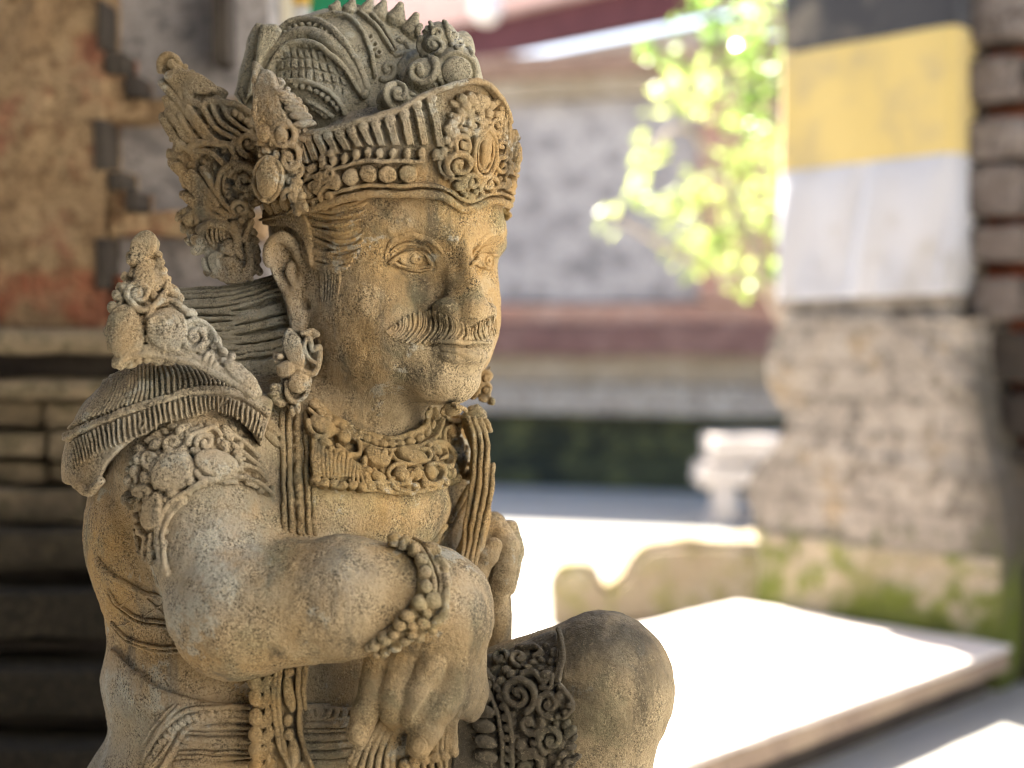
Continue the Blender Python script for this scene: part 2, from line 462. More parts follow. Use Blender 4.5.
# ------------------------------------------------------------------ scrolled kerb wall behind the slab
def px_prof(pts, y): return [(lambda p: (float(p[0]), float(p[2])))(on_y(x, yy, y)) for x, yy in pts]
YB = 4.75
sp = smooth_line([(552, 640), (549, 600), (550, 578), (560, 566), (577, 563), (592, 566), (601, 574), (603, 583), (610, 584), (620, 574), (632, 556), (650, 543), (680, 539), (720, 541), (765, 542)], 5)
prof = px_prof(sp, YB); prof[0] = (prof[0][0], 0.0)
prof = [(a, max(b, 0.0)) for a, b in prof] + [(prof[-1][0] + 0.35, prof[-1][1]), (prof[-1][0] + 0.35, 0.0)]
sw = empty("scroll_balustrade", (0.6, YB + 0.1, 0))
m = MB((0, 0, 0)); m.prism(prof, YB, YB + 0.22, 0.03)
M_scroll = rough_stone("mossy tan stone", [(0.34, 0.26, 0.17), (0.40, 0.33, 0.24), (0.28, 0.24, 0.10), (0.22, 0.19, 0.07)], 4, 0.6, 0.02)
place(m, "balustrade_body", M_scroll, sw, rough=0.012, cut=0.06, smooth=False)
tag(sw, "low stair balustrade of tan stone ending in a carved scroll", "balustrade")

# pale stepped plinth beyond the pillar
pl = empty("stone_plinth", (float(on_y(730, 500, 7.2)[0]), 7.3, 0))
for nm, (xa, xb, ya, yb) in {"plinth_cap": (712, 800, 438, 462), "plinth_shelf": (701, 800, 466, 488), "plinth_post": (714, 738, 488, 530), "plinth_foot": (708, 800, 522, 545)}.items():
    p0 = on_y(xa, yb, 7.2); p1 = on_y(xb, ya, 7.2)
    m = MB(); m.box(p0[0], p1[0], 7.2, 7.6 if nm != "plinth_post" else 7.35, max(p0[2], 0.0), p1[2], 0.012)
    place(m, nm, M_slab, pl, rough=0.01, cut=0.08)
tag(pl, "small pale stone plinth with projecting ledges left of the pillar foot", "plinth")

# ------------------------------------------------------------------ far courtyard wall
w1 = on_z(490, 484, 0); w2 = on_z(700, 491, 0)
we = (w2 - w1) / np.linalg.norm(w2 - w1); wk = np.array([-we[1], we[0], 0])
def wz(py): return CAM_Z + (330 - py) * 9.15 / FPX
def wx(px, py=300):
    p = on_plane(px, py, w1, wk); return float(np.dot(p - w1, we))
cw = empty("courtyard_wall", tuple(w1 + we * 0.7 + wk * 0.2))
M_panel = rough_stone("grey stained plaster", [(0.31, 0.285, 0.28), (0.38, 0.35, 0.34), (0.22, 0.20, 0.20), (0.19, 0.175, 0.175)], 1.6, 0.3, 0.02)
M_maroon = rough_stone("maroon painted course", [(0.16, 0.085, 0.075), (0.22, 0.13, 0.11), (0.10, 0.055, 0.05)], 5, 0.4, 0.02)
M_wred = rough_stone("faded red brick course", [(0.36, 0.20, 0.15), (0.42, 0.27, 0.21), (0.27, 0.15, 0.11)], 5, 0.4, 0.02)
M_wtan = rough_stone("tan stone course", [(0.30, 0.24, 0.17), (0.36, 0.30, 0.23), (0.22, 0.18, 0.13)], 5, 0.4, 0.02)
M_wpale = rough_stone("pale stone ledge", [(0.31, 0.27, 0.23), (0.38, 0.34, 0.29), (0.20, 0.17, 0.14)], 5, 0.4, 0.02)
M_coping = rough_stone("brown coping", [(0.24, 0.15, 0.11), (0.30, 0.20, 0.15), (0.18, 0.11, 0.08)], 5, 0.4, 0.02)
M_moss = rough_stone("dark mossy stone", [(0.022, 0.026, 0.018), (0.05, 0.055, 0.028), (0.09, 0.095, 0.04)], 2, 0.6, 0.04)
for nm, mt, ya, yb, pr in [("foundation", M_moss, 492, 452, 0.10), ("mossy_plinth", M_moss, 452, 412, 0.05), ("pale_ledge", M_wpale, 412, 383, 0.16),
                           ("tan_course", M_wtan, 383, 354, 0.08), ("maroon_course", M_maroon, 354, 324, 0.18), ("red_course", M_wred, 324, 304, 0.10),
                           ("plaster_panel", M_panel, 304, 104, 0.0), ("cornice", M_wtan, 104, 84, 0.10), ("coping", M_coping, 84, 62, 0.16)]:
    z0_ = max(wz(ya), 0); z1_ = wz(yb)
    m = MB(w1, we, wk); m.box(-9, 11, -pr, 0.4, z0_ + (0.0 if ya > 480 else 0.0), z1_, 0.015)
    place(m, nm, mt, cw, rough=0.012 if nm not in ("plaster_panel",) else 0.004, cut=0.5)
for xa, xb in ((702, 778), (60, 130)):
    m = MB(w1, we, wk); m.box(wx(xa), wx(xb), -0.14, 0.02, wz(304) + 0.004, wz(104) - 0.004, 0.012)
    place(m, "brick_pilaster", M_wred, cw, rough=0.01, cut=0.3)
tag(cw, "long grey plastered courtyard wall with a maroon course and dark mossy base", "wall", kind="thing")

# ------------------------------------------------------------------ roof of the building beyond the wall
r1 = on_y(480, 58, 12.2); r2 = on_y(700, 12, 10.5); r2[2] = r1[2]
re_ = (r2 - r1) / np.linalg.norm(r2 - r1); re_[2] = 0; rk = np.array([-re_[1], re_[0], 0])
rz = r1[2]
rf = empty("pavilion_roof", tuple(np.array([r1[0], r1[1], rz])))
M_beam = rough_stone("dark maroon timber", [(0.085, 0.03, 0.035), (0.11, 0.04, 0.045)], 6, 0.3, 0.01)
M_tile = rough_stone("pale roof tiles", [(0.46, 0.33, 0.30), (0.52, 0.40, 0.37)], 6, 0.4, 0.02)
M_white = rough_stone("whitewashed beam", [(0.36, 0.355, 0.35), (0.42, 0.41, 0.40)], 5, 0.2, 0.01)
m = MB((r1[0], r1[1], 0), re_, rk); m.box(-6, 7, 0, 0.12, rz, rz + 0.30, 0.01); place(m, "fascia", M_beam, rf)
m = MB((r1[0], r1[1], 0), re_, rk); m.box(-6, 7, 0.25, 0.45, rz - 0.14, rz - 0.003, 0.01); place(m, "wall_plate", M_white, rf)
m = MB((r1[0], r1[1], 0), re_, rk); m.box(-6, 7, 0.46, 0.6, 0, rz - 0.145, 0.01); place(m, "pavilion_wall", M_wtan, rf)
m = MB((r1[0], r1[1], rz + 0.303), re_, rk)
for j in range(14):
    m.box(-6, 7, -0.12 + j * 0.2, 0.12 + j * 0.2, j * 0.11, j * 0.11 + 0.035, 0.008)
place(m, "roof_tiles", M_tile, rf)
tag(rf, "pavilion with a dark maroon roof edge showing above the courtyard wall", "pavilion", kind="thing")

# white lamp hanging from that roof
lp = on_y(487, 10, 10.9)
lr = empty("hanging_lamp", tuple(lp))
M_globe = NT("white glass globe"); M_globe.b.inputs["Base Color"].default_value = (0.82, 0.82, 0.80, 1); M_globe.b.inputs["Roughness"].default_value = 0.25
bm = bmesh.new(); bmesh.ops.create_uvsphere(bm, u_segments=24, v_segments=16, radius=0.115)
me = bpy.data.meshes.new("globe"); bm.to_mesh(me); bm.free(); me.materials.append(M_globe.m)
me.polygons.foreach_set("use_smooth", np.ones(len(me.polygons), dtype=bool))
o = bpy.data.objects.new("globe", me); COL.objects.link(o); o.parent = lr
bm = bmesh.new(); bmesh.ops.create_cone(bm, cap_ends=True, segments=12, radius1=0.045, radius2=0.03, depth=0.08, matrix=Matrix.Translation((0, 0, 0.14)))
bmesh.ops.create_cone(bm, cap_ends=True, segments=8, radius1=0.012, radius2=0.012, depth=0.9, matrix=Matrix.Translation((0, 0, 0.6)))
me = bpy.data.meshes.new("lamp_rod"); bm.to_mesh(me); bm.free(); me.materials.append(M_white)
o = bpy.data.objects.new("lamp_rod", me); COL.objects.link(o); o.parent = lr
tag(lr, "white globe lamp hanging in front of the maroon roof edge", "lamp")

# ------------------------------------------------------------------ gate wall on the left, behind the statue
YW = 2.0
def lx(px): return float(on_y(px, 300, YW)[0])
def lz(py): return float(on_y(0, py, YW)[2])
gw = empty("gate_wall", (lx(80), YW + 0.3, 0))
TOPZ = 4.6
m = MB(); m.box(lx(-420), lx(262), YW + 0.075, YW + 0.75, lz(330), TOPZ); place(m, "recessed_grey_stone", M_notch, gw, rough=0.006, cut=0.06)
m = MB()
LX = lx(-420)
def strip(xa, xb, ya, yb, y0=0.0): m.box(LX if xa is None else lx(xa), lx(xb), YW + y0, YW + 0.08, lz(yb), TOPZ if ya is None else lz(ya), 0.004)
strip(None, 106, None, 328)
strip(106.5, 262, 97, 118, 0.01); strip(106.5, 262, 212, 236, 0.01); strip(106.5, 262, 292, 328, 0.006)
strip(106.5, 126, 52, 96.5, 0.008); strip(126.5, 142, 76, 96.5, 0.012)
strip(106.5, 126, 170, 211.5, 0.008); strip(126.5, 140, 191, 211.5, 0.012)
strip(106.5, 124, 272, 291.5, 0.008)
place(m, "tan_wall_face", M_tan, gw, rough=0.012, cut=0.045, smooth=False)
for (xa, xb, ya, yb) in [(96, 108.5, 120, 170), (96, 110, 238, 290), (100, 108, 0, 50), (108, 127, 52, 74), (128, 143, 76, 96), (110, 127, 172, 190), (127, 141, 192, 211), (214, 230, -40, 62)]:
    m = MB(); m.box(lx(xa), lx(xb), YW - 0.004, YW + 0.06, lz(yb), lz(ya), 0.003)  # near-black blocks painting the shadow inside the niches
    place(m, "niche_shade", M_darkrev, gw, rough=0.003, cut=0.05)
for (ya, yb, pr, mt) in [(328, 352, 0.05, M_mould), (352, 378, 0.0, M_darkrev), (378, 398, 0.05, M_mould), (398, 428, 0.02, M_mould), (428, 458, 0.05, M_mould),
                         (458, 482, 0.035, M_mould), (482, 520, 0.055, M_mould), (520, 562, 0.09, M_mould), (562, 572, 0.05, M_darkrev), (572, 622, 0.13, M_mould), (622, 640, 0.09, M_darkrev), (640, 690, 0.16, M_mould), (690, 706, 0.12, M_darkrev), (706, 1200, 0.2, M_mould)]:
    m = MB()
    if ya in (398, 428, 458, 482, 572):
        rb = random.Random(ya); xx = lx(-420)
        while xx < lx(262) + pr:
            w_ = rb.uniform(0.09, 0.24); j_ = rb.uniform(-0.012, 0.012)
            m.box(xx, min(xx + w_, lx(262) + pr), YW - pr + j_, YW + 0.70, max(lz(yb), 0.0) + rb.uniform(0, .004), lz(ya) - 0.002 - rb.uniform(0, .006), 0.006); xx += w_ + 0.005
    else: m.box(lx(-420), lx(262) + pr, YW - pr, YW + 0.75, max(lz(yb), 0.0), lz(ya) - 0.002, 0.012)
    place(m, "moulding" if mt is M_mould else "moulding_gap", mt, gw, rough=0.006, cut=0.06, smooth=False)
tag(gw, "old tan and red brick gate wall with grey stepped recesses behind the statue", "wall", kind="thing")

# painted door leaf and its frame at the end of that wall
dr = empty("painted_gate", (lx(330), YW + 0.30, 0))
M_cream = rough_stone("cream painted wood", [(0.42, 0.38, 0.29), (0.48, 0.44, 0.34)], 6, 0.2, 0.005)
M_yel = rough_stone("yellow painted wood", [(0.52, 0.33, 0.06), (0.58, 0.38, 0.09)], 6, 0.2, 0.005)
M_green = rough_stone("green painted wood", [(0.012, 0.16, 0.075), (0.018, 0.20, 0.10)], 6, 0.2, 0.005)
def d_box(nm, mt, xa, xb, ya, yb, d0, d1, bev=0.006):
    m = MB(); m.box(float(on_y(xa, 300, d0)[0]), float(on_y(xb, 300, d0)[0]), d0, d1, max(0.02, float(on_y(0, yb, d0)[2])), float(on_y(0, ya, d0)[2]), bev)
    return place(m, nm, mt, dr)
d_box("door_frame", M_cream, 256, 291, -420, 1000, 2.20, 2.32)
d_box("frame_bead", M_white, 293.5, 310, 4, 1000, 2.23, 2.30)
d_box("frame_bead", M_yel, 293.5, 310, -420, 3, 2.225, 2.30)
dl = d_box("door_leaf", M_green, 311, 372, -420, 1000, 2.25, 2.29)
tag(dr, "green painted gate leaf in a cream and yellow frame behind the statue's headdress", "gate", kind="thing")

# added unseen to shape the statue's light: dark walls and ceiling, pale bounce wall
m = MB(); m.box(-7, 0.75, -2.0, -1.75, 0, 2.36); m.box(-2.0, -1.75, -1.75, 1.6, 0, 2.36)
structure(m.build("light_block_wall", M_darkrev, None), "added unseen dark wall blocking light from the front and left", "wall")
m = MB(); m.box(-2.2, 0.30, -2.2, 1.6, 2.365, 2.55)
structure(m.build("light_block_ceiling", M_darkrev, None), "added unseen dark ceiling blocking sky light above the statue", "ceiling")
m = MB((1.45, -0.9, 0), (0.447, 0.894, 0), (0.894, -0.447, 0)); m.box(-0.7, 2.1, 0, 0.25, 0, 3.4)
structure(m.build("bounce_wall", M_bounce, None), "added unseen pale wall bouncing sunlight onto the statue", "wall")

# ------------------------------------------------------------------ leafy tree behind the pillar
rng = random.Random(11)
def leaf_mat():
    k = NT("sunlit leaf")
    r = k.noise(2.2, 2, 0.5)
    c = k.mix(k.step(r, 0.4, 0.6), (0.16, 0.27, 0.06), (0.34, 0.40, 0.14))
    k.col(c); k.b.inputs["Roughness"].default_value = 0.28; k.b.inputs["Specular IOR Level"].default_value = 0.5
    tr = k.n("ShaderNodeBsdfTranslucent"); k.put(tr.inputs[0], k.mix(k.step(r, 0.4, 0.6), (0.30, 0.46, 0.10), (0.56, 0.62, 0.22)))
    mx = k.n("ShaderNodeMixShader"); mx.inputs[0].default_value = 0.5
    k.t.links.new(k.b.outputs[0], mx.inputs[1]); k.t.links.new(tr.outputs[0], mx.inputs[2])
    k.t.links.new(mx.outputs[0], k.t.nodes["Material Output"].inputs[0])
    return k.m
M_leaf = leaf_mat()
M_bark = rough_stone("pale bark", [(0.34, 0.27, 0.21), (0.42, 0.35, 0.29)], 12, 0.5, 0.01)
def limb(bm, pts, r0, r1, seg=8):
    P = [Vector(p) for p in smooth_line(pts, 5)]
    rings = []
    for i, p in enumerate(P):
        t = (P[min(i + 1, len(P) - 1)] - P[max(i - 1, 0)]).normalized()
        a = t.orthogonal().normalized(); b = t.cross(a)
        r = r0 + (r1 - r0) * i / (len(P) - 1)
        rings.append([bm.verts.new(p + (a * math.cos(q) + b * math.sin(q)) * r) for q in [2 * math.pi * j / seg for j in range(seg)]])
    for i in range(len(rings) - 1):
        for j in range(seg):
            bm.faces.new((rings[i][j], rings[i][(j + 1) % seg], rings[i + 1][(j + 1) % seg], rings[i + 1][j]))
    bm.faces.new(rings[-1]); bm.faces.new(rings[0][::-1])
YT = 5.4
troot = empty("leafy_tree", (float(on_y(850, 300, YT)[0]), YT + 0.3, 0))
toff = Vector(troot.location)
bm = bmesh.new()
tb = Vector((toff.x, toff.y, 0))
def tp(px, py, dy=0.0): return Vector(on_y(px, py, YT + dy))
trunk_pts = [tb, tb + Vector((-0.03, 0.02, 0.6)), tb + Vector((-0.10, 0, 1.3)), tb + Vector((-0.06, 0.1, 2.1)), tb + Vector((0.1, 0.1, 3.0))]
limb(bm, trunk_pts, 0.10, 0.03)
br = [([trunk_pts[2], tp(790, 330), tp(740, 215), tp(690, 130), tp(650, 150, -0.2)], 0.035, 0.008),
      ([trunk_pts[2], tp(800, 300), tp(700, 265, 0.1), tp(610, 215, 0.1)], 0.025, 0.006),
      ([trunk_pts[3], tp(780, 120), tp(720, 70), tp(665, 45)], 0.03, 0.006),
      ([trunk_pts[3], tp(800, 40), tp(740, -20), tp(690, -40)], 0.03, 0.006),
      ([trunk_pts[2], tp(785, 290), tp(745, 270, -0.2), tp(720, 285, -0.2)], 0.02, 0.005)]
for pts, a, b in br: limb(bm, pts, a, b)
for v in bm.verts: v.co -= toff
me = bpy.data.meshes.new("trunk"); bm.to_mesh(me); bm.free(); me.materials.append(M_bark)
o = bpy.data.objects.new("trunk", me); COL.objects.link(o); o.parent = troot
clumps = [(770, 150, 26, 70), (745, 110, 26, 60), (700, 90, 24, 44), (668, 95, 20, 26), (735, 40, 30, 60), (700, 10, 26, 34), (770, 60, 26, 60), (655, 50, 12, 12),
          (735, 170, 24, 54), (700, 190, 22, 40), (755, 210, 28, 66), (715, 230, 26, 52), (650, 150, 18, 22), (640, 195, 18, 14), (672, 205, 16, 26), (612, 215, 14, 9), (690, 245, 22, 36), (735, 265, 22, 46), (745, 280, 16, 14), (770, 270, 20, 40), (716, 255, 16, 20), (760, 0, 30, 60), (640, 165, 10, 8), (680, 60, 14, 14)]
verts, faces = [], []
for (px, py, rpx, nleaf) in clumps:
    c = tp(px, py, rng.uniform(-0.2, 0.35)); rr = rpx * YT / FPX
    for _ in range(int(nleaf * 0.75)):
        q = Vector((rng.gauss(0, 1), rng.gauss(0, 1), rng.gauss(0, 1))); q = q.normalized() * (rng.random() ** 0.5) * rr * 1.25
        p = c + Vector((q.x, q.y * 1.3, q.z)) - toff
        d = Vector((rng.gauss(-0.3, 1), rng.gauss(0, 1), rng.gauss(-0.35, 0.6))).normalized()
        nrm = Vector((rng.gauss(0, 0.6), rng.gauss(0, 0.6), 1)); sd = d.cross(nrm).normalized(); nrm = sd.cross(d)
        L = rng.uniform(0.045, 0.085); W = L * 0.30; i = len(verts)
        verts += [tuple(p), tuple(p + d * L * .35 + sd * W - nrm * .006), tuple(p + d * L * .75 + sd * W * .7 - nrm * .012), tuple(p + d * L - nrm * .02), tuple(p + d * L * .75 - sd * W * .7 - nrm * .012), tuple(p + d * L * .35 - sd * W - nrm * .006), tuple(p + d * L * .5 + nrm * .004)]
        faces += [(i, i + 1, i + 6), (i + 1, i + 2, i + 6), (i + 2, i + 3, i + 6), (i + 3, i + 4, i + 6), (i + 4, i + 5, i + 6), (i + 5, i, i + 6)]
mesh_obj("crown", verts, faces, M_leaf, troot, False)
tag(troot, "small tree with sunlit yellow green leaves growing behind the pillar", "tree")
# ------------------------------------------------------------------ carving engine: distance fields -> one mesh per part
VOX = 1.0
def S(px, py, w=0.0):
    """pixel and depth (in units behind the reference plane) to a point of the statue's own frame"""
    px = np.asarray(px, float); py = np.asarray(py, float); w = np.asarray(w, float)
    k = 1 + w / FPX
    return np.stack(np.broadcast_arrays((px - 512) * k, w, (384 - py) * k), -1)
Rot = np.stack([Rt, Fw, Up], 1)                       # columns: unit X, Y, Z of that frame in the world
FRAME0 = C0 + Fw * D0
STAT_BASE = FRAME0 + Rot @ (S(300, 1010, 40) * U)
def to_world(P): return FRAME0 + (P * U) @ Rot.T

HC = S(377, 270, 30)                                  # middle of the head
YAW = math.radians(40)
HA = np.array([math.cos(YAW), math.sin(YAW), 0]); HB = np.array([math.sin(YAW), -math.cos(YAW), 0]); HZ = np.array([0, 0, 1.0])
def H(a, b, c): return HC + HA * a + HB * b + HZ * c

class Prim:
    __slots__ = ("f", "lo", "hi", "op", "k")
    def __init__(s, f, lo, hi, op='u', k=0.0): s.f, s.lo, s.hi, s.op, s.k = f, np.asarray(lo, float), np.asarray(hi, float), op, k
def ell(c, r, M=None, op='u', k=0.0):
    c = np.asarray(c, float); r = np.asarray(r, float)
    M = np.eye(3) if M is None else np.asarray(M, float)          # rows: the ellipsoid's axes
    ext = np.sqrt(((M * r[:, None]) ** 2).sum(0))
    W = M / r[:, None]; W2 = M / (r[:, None] ** 2)
    def f(X, Y, Z):
        X = X - c[0]; Y = Y - c[1]; Z = Z - c[2]
        q = [W[i, 0] * X + W[i, 1] * Y + W[i, 2] * Z for i in range(3)]
        k0 = np.sqrt(q[0] ** 2 + q[1] ** 2 + q[2] ** 2)
        k1 = np.sqrt((q[0] / r[0]) ** 2 + (q[1] / r[1]) ** 2 + (q[2] / r[2]) ** 2) + 1e-9
        return k0 * (k0 - 1) / k1
    return Prim(f, c - ext, c + ext, op, k)
HM = np.stack([HA, HB, HZ])
def hell(a, b, c, r, op='u', k=0.0, rot=None):
    M = HM if rot is None else np.asarray(rot) @ HM
    return ell(H(a, b, c), r, M, op, k)
def cap(a, b, ra, rb=None, op='u', k=0.0):
    a = np.asarray(a, float); b = np.asarray(b, float); rb = ra if rb is None else rb
    ba = b - a; L2 = float(ba @ ba) + 1e-9
    def f(X, Y, Z):
        X = X - a[0]; Y = Y - a[1]; Z = Z - a[2]
        t = np.clip((X * ba[0] + Y * ba[1] + Z * ba[2]) / L2, 0, 1)
        return np.sqrt((X - t * ba[0]) ** 2 + (Y - t * ba[1]) ** 2 + (Z - t * ba[2]) ** 2) - (ra + (rb - ra) * t)
    r = max(ra, rb)
    return Prim(f, np.minimum(a, b) - r, np.maximum(a, b) + r, op, k)
def boss(c, rx, ry, h, M, deep, op='u', k=0.6):
    """a cushion with an oval outline standing deep above the ground and doming by h; M rows: tangent, tangent, normal"""
    c = np.asarray(c, float); M = np.asarray(M, float); mn = min(rx, ry); hh = h * 0.55
    def f(X, Y, Z):
        X = X - c[0]; Y = Y - c[1]; Z = Z - c[2]
        t, b, n = [M[i, 0] * X + M[i, 1] * Y + M[i, 2] * Z for i in range(3)]
        q2 = (t / rx) ** 2 + (b / ry) ** 2
        d1 = (np.sqrt(q2 + 1e-9) - 1) * mn
        d2 = (n - hh - (h - hh) * (1 - np.minimum(q2, 1.5))) * 0.85
        kk = min(2.2, 0.5 * mn)
        w = np.clip(0.5 - 0.5 * (d1 - d2) / kk, 0, 1)
        d = d1 + (d2 - d1) * w + kk * w * (1 - w)
        return np.maximum(d, -(n + deep + 2.5))
    r = np.array([rx, ry, 0.0]); ext = np.sqrt(((M[:2] * r[:2, None]) ** 2).sum(0)) + np.abs(M[2]) * max(h, deep + 2.5)
    return Prim(f, c - ext - 1, c + ext + 1, op, k)
def chain(pts, rad, op='u', k=0.0):
    out = []
    for i in range(len(pts) - 1): out.append(cap(pts[i], pts[i + 1], rad[i], rad[i + 1], op, k if i == 0 or op == 's' else max(k, 1.0)))
    return out

def poly_table(poly, x0, x1, y0, y1, st=1.0):
    xs = np.arange(x0, x1 + st, st); ys = np.arange(y0, y1 + st, st)
    gx, gy = np.meshgrid(xs, ys, indexing='ij')
    d = np.full(gx.shape, 1e9); ins = np.zeros(gx.shape, bool)
    n = len(poly)
    for i in range(n):
        ax, ay = poly[i]; bx, by = poly[(i + 1) % n]
        ex, ey = bx - ax, by - ay; L = ex * ex + ey * ey + 1e-9
        t = np.clip(((gx - ax) * ex + (gy - ay) * ey) / L, 0, 1)
        d = np.minimum(d, (gx - ax - t * ex) ** 2 + (gy - ay - t * ey) ** 2)
        cnd = (ay > gy) != (by > gy)
        with np.errstate(divide='ignore', invalid='ignore'):
            xi = ax + (gy - ay) / (by - ay if by != ay else 1e-9) * ex
        ins ^= cnd & (gx < xi)
    d = np.sqrt(d); d[ins] *= -1
    return xs, ys, d
def plate(poly, wfun, thick, rnd=3.0, op='u', k=0.0, wr=(-400, 400), dome=0.0):
    """a leaf with a pixel outline, standing at depth wfun(px, py), half thickness thick; dome swells it towards the middle"""
    poly = np.asarray(poly, float)
    x0, y0 = poly.min(0) - 14; x1, y1 = poly.max(0) + 14
    xs, ys, T = poly_table(poly, x0, x1, y0, y1)
    def f(X, Y, Z):
        kk = 1 + Y / FPX
        px = X / kk + 512; py = 384 - Z / kk
        i = np.clip((px - x0), 0, len(xs) - 2); j = np.clip((py - y0), 0, len(ys) - 2)
        i0 = i.astype(np.int32); j0 = j.astype(np.int32); fi = i - i0; fj = j - j0
        d2 = (T[i0, j0] * (1 - fi) + T[i0 + 1, j0] * fi) * (1 - fj) + (T[i0, j0 + 1] * (1 - fi) + T[i0 + 1, j0 + 1] * fi) * fj
        if thick is None: return d2 * np.ones_like(Y)
        th = thick + (dome * np.sqrt(np.clip(-d2, 0, 60) / 60) if dome else 0)
        w = np.abs(Y - wfun(px, py)) - th
        qa = np.maximum(d2 + rnd, 0); qb = np.maximum(w + rnd, 0)
        return np.minimum(np.maximum(d2 + rnd, w + rnd), 0) + np.sqrt(qa * qa + qb * qb) - rnd
    lo = np.array([x0 - 512, wr[0], 384 - y1]); hi = np.array([x1 - 512, wr[1], 384 - y0])
    if thick is not None:
        ww = np.array([wfun(p[0], p[1]) for p in poly]); lo[1] = ww.min() - thick - dome - 20; hi[1] = ww.max() + thick + dome + 20
    a = np.array([lo[0], hi[0], lo[2], hi[2]])
    s_ = max(1 + lo[1] / FPX, 1 + hi[1] / FPX)
    lo[0] = min(lo[0], lo[0] * s_); hi[0] = max(hi[0], hi[0] * s_); lo[2] = min(lo[2], lo[2] * s_); hi[2] = max(hi[2], hi[2] * s_)
    return Prim(f, lo, hi, op, k)

def comb(F, D, op, k):
    if op == 'u':
        if k <= 0: return np.minimum(F, D)
        h = np.clip(0.5 + 0.5 * (F - D) / k, 0, 1); return F + (D - F) * h - k * h * (1 - h)
    if op == 's':
        if k <= 0: return np.maximum(F, -D)
        h = np.clip(0.5 - 0.5 * (F + D) / k, 0, 1); return F + (-D - F) * h + k * h * (1 - h)
    if op == 'o': return F + k
    if op == 'i':
        if k <= 0: return np.maximum(F, D)
        h = np.clip(0.5 - 0.5 * (F - D) / k, 0, 1); return F + (D - F) * h + k * h * (1 - h)

class Carve:
    def __init__(s, prims=()): s.p = list(prims)
    def add(s, *q):
        for x in q:
            if isinstance(x, (list, tuple)): s.p.extend(x)
            else: s.p.append(x)
        return s
    def at(s, P):
        X, Y, Z = P[:, 0], P[:, 1], P[:, 2]
        F = np.full(len(P), 60.0)
        for q in s.p: F = comb(F, q.f(X, Y, Z) if q.f else None, q.op, q.k)
        return F
    def surf(s, xy, w0=-300.0, w1=400.0):
        """first point of the surface met along each pixel's ray, with its normal"""
        xy = np.asarray(xy, float); n = len(xy)
        w = np.full(n, w0); best = np.full(n, 1e9); bw = w.copy()
        for _ in range(90):
            d = s.at(S(xy[:, 0], xy[:, 1], w))
            b = d < best - 1e-3; best[b] = d[b]; bw[b] = w[b]
            w = np.where(d > 0.05, np.minimum(w + np.maximum(d * 0.8, 0.05), w1), w)
        P = S(xy[:, 0], xy[:, 1], bw)
        N = np.zeros((n, 3))
        for i in range(3):
            e = np.zeros(3); e[i] = 1.2
            N[:, i] = s.at(P + e) - s.at(P - e)
        N /= np.linalg.norm(N, axis=1)[:, None] + 1e-9
        V = P + np.array([0, FPX, 0]); V /= np.linalg.norm(V, axis=1)[:, None]
        s.ok = (best < 1.5) & ((N * V).sum(1) < -0.10)
        return P, N
    def mesh(s, vox, lo=None, hi=None, band=3):
        L = np.min([q.lo for q in s.p if q.op == 'u'], 0) - 4 * vox; Hh = np.max([q.hi for q in s.p if q.op == 'u'], 0) + 4 * vox
        if lo is not None: L = np.maximum(L, lo)
        if hi is not None: Hh = np.minimum(Hh, hi)
        n = np.ceil((Hh - L) / vox).astype(int) + 1
        ax = [(L[i] + np.arange(n[i]) * vox).astype(np.float32) for i in range(3)]
        F = np.full(n, 30.0, np.float32)
        for q in s.p:
            pad = q.k + band * vox + 1
            i0 = np.maximum(np.floor((q.lo - pad - L) / vox).astype(int), 0); i1 = np.minimum(np.ceil((q.hi + pad - L) / vox).astype(int) + 1, n)
            if q.op in 'io': i0[:] = 0; i1 = n.copy()
            if q.op == 'o': F += np.float32(q.k); continue
            if (i1 <= i0).any(): continue
            step = max(1, int(4e6 / max(1, (i1[1] - i0[1]) * (i1[2] - i0[2]))))
            for a in range(i0[0], i1[0], step):
                b = min(a + step, i1[0])
                sl = (slice(a, b), slice(i0[1], i1[1]), slice(i0[2], i1[2]))
                D = q.f(ax[0][a:b, None, None], ax[1][None, i0[1]:i1[1], None], ax[2][None, None, i0[2]:i1[2]])
                F[sl] = comb(F[sl], D.astype(np.float32), q.op, q.k)
        for i in range(3):
            sl = [slice(None)] * 3; sl[i] = 0; F[tuple(sl)] = np.maximum(F[tuple(sl)], 1.0)
            sl[i] = -1; F[tuple(sl)] = np.maximum(F[tuple(sl)], 1.0)
        np.clip(F, -3 * vox, 3 * vox, out=F)
        gr = openvdb.FloatGrid(3 * vox)
        gr.copyFromArray(F)
        pts, quads = gr.convertToQuads(isovalue=0.0)
        del F
        return L + pts.astype(float) * vox, quads

BLOBS = {"grey": [], "moss": [], "dark": [], "gold": []}          # stains of the stone, dark ones partly painted shade: (px, py, radius, amount)
def stain_shade(P, key, base=0.0):
    kk = 1 + P[:, 1] / FPX
    px = P[:, 0] / kk + 512; py = 384 - P[:, 2] / kk
    v = np.full(len(P), base)
    for (x, y, r, a) in BLOBS[key]:
        v = np.maximum(v, a * np.exp(-(((px - x) ** 2 + (py - y) ** 2) / r ** 2)))
    return v.astype(np.float32)

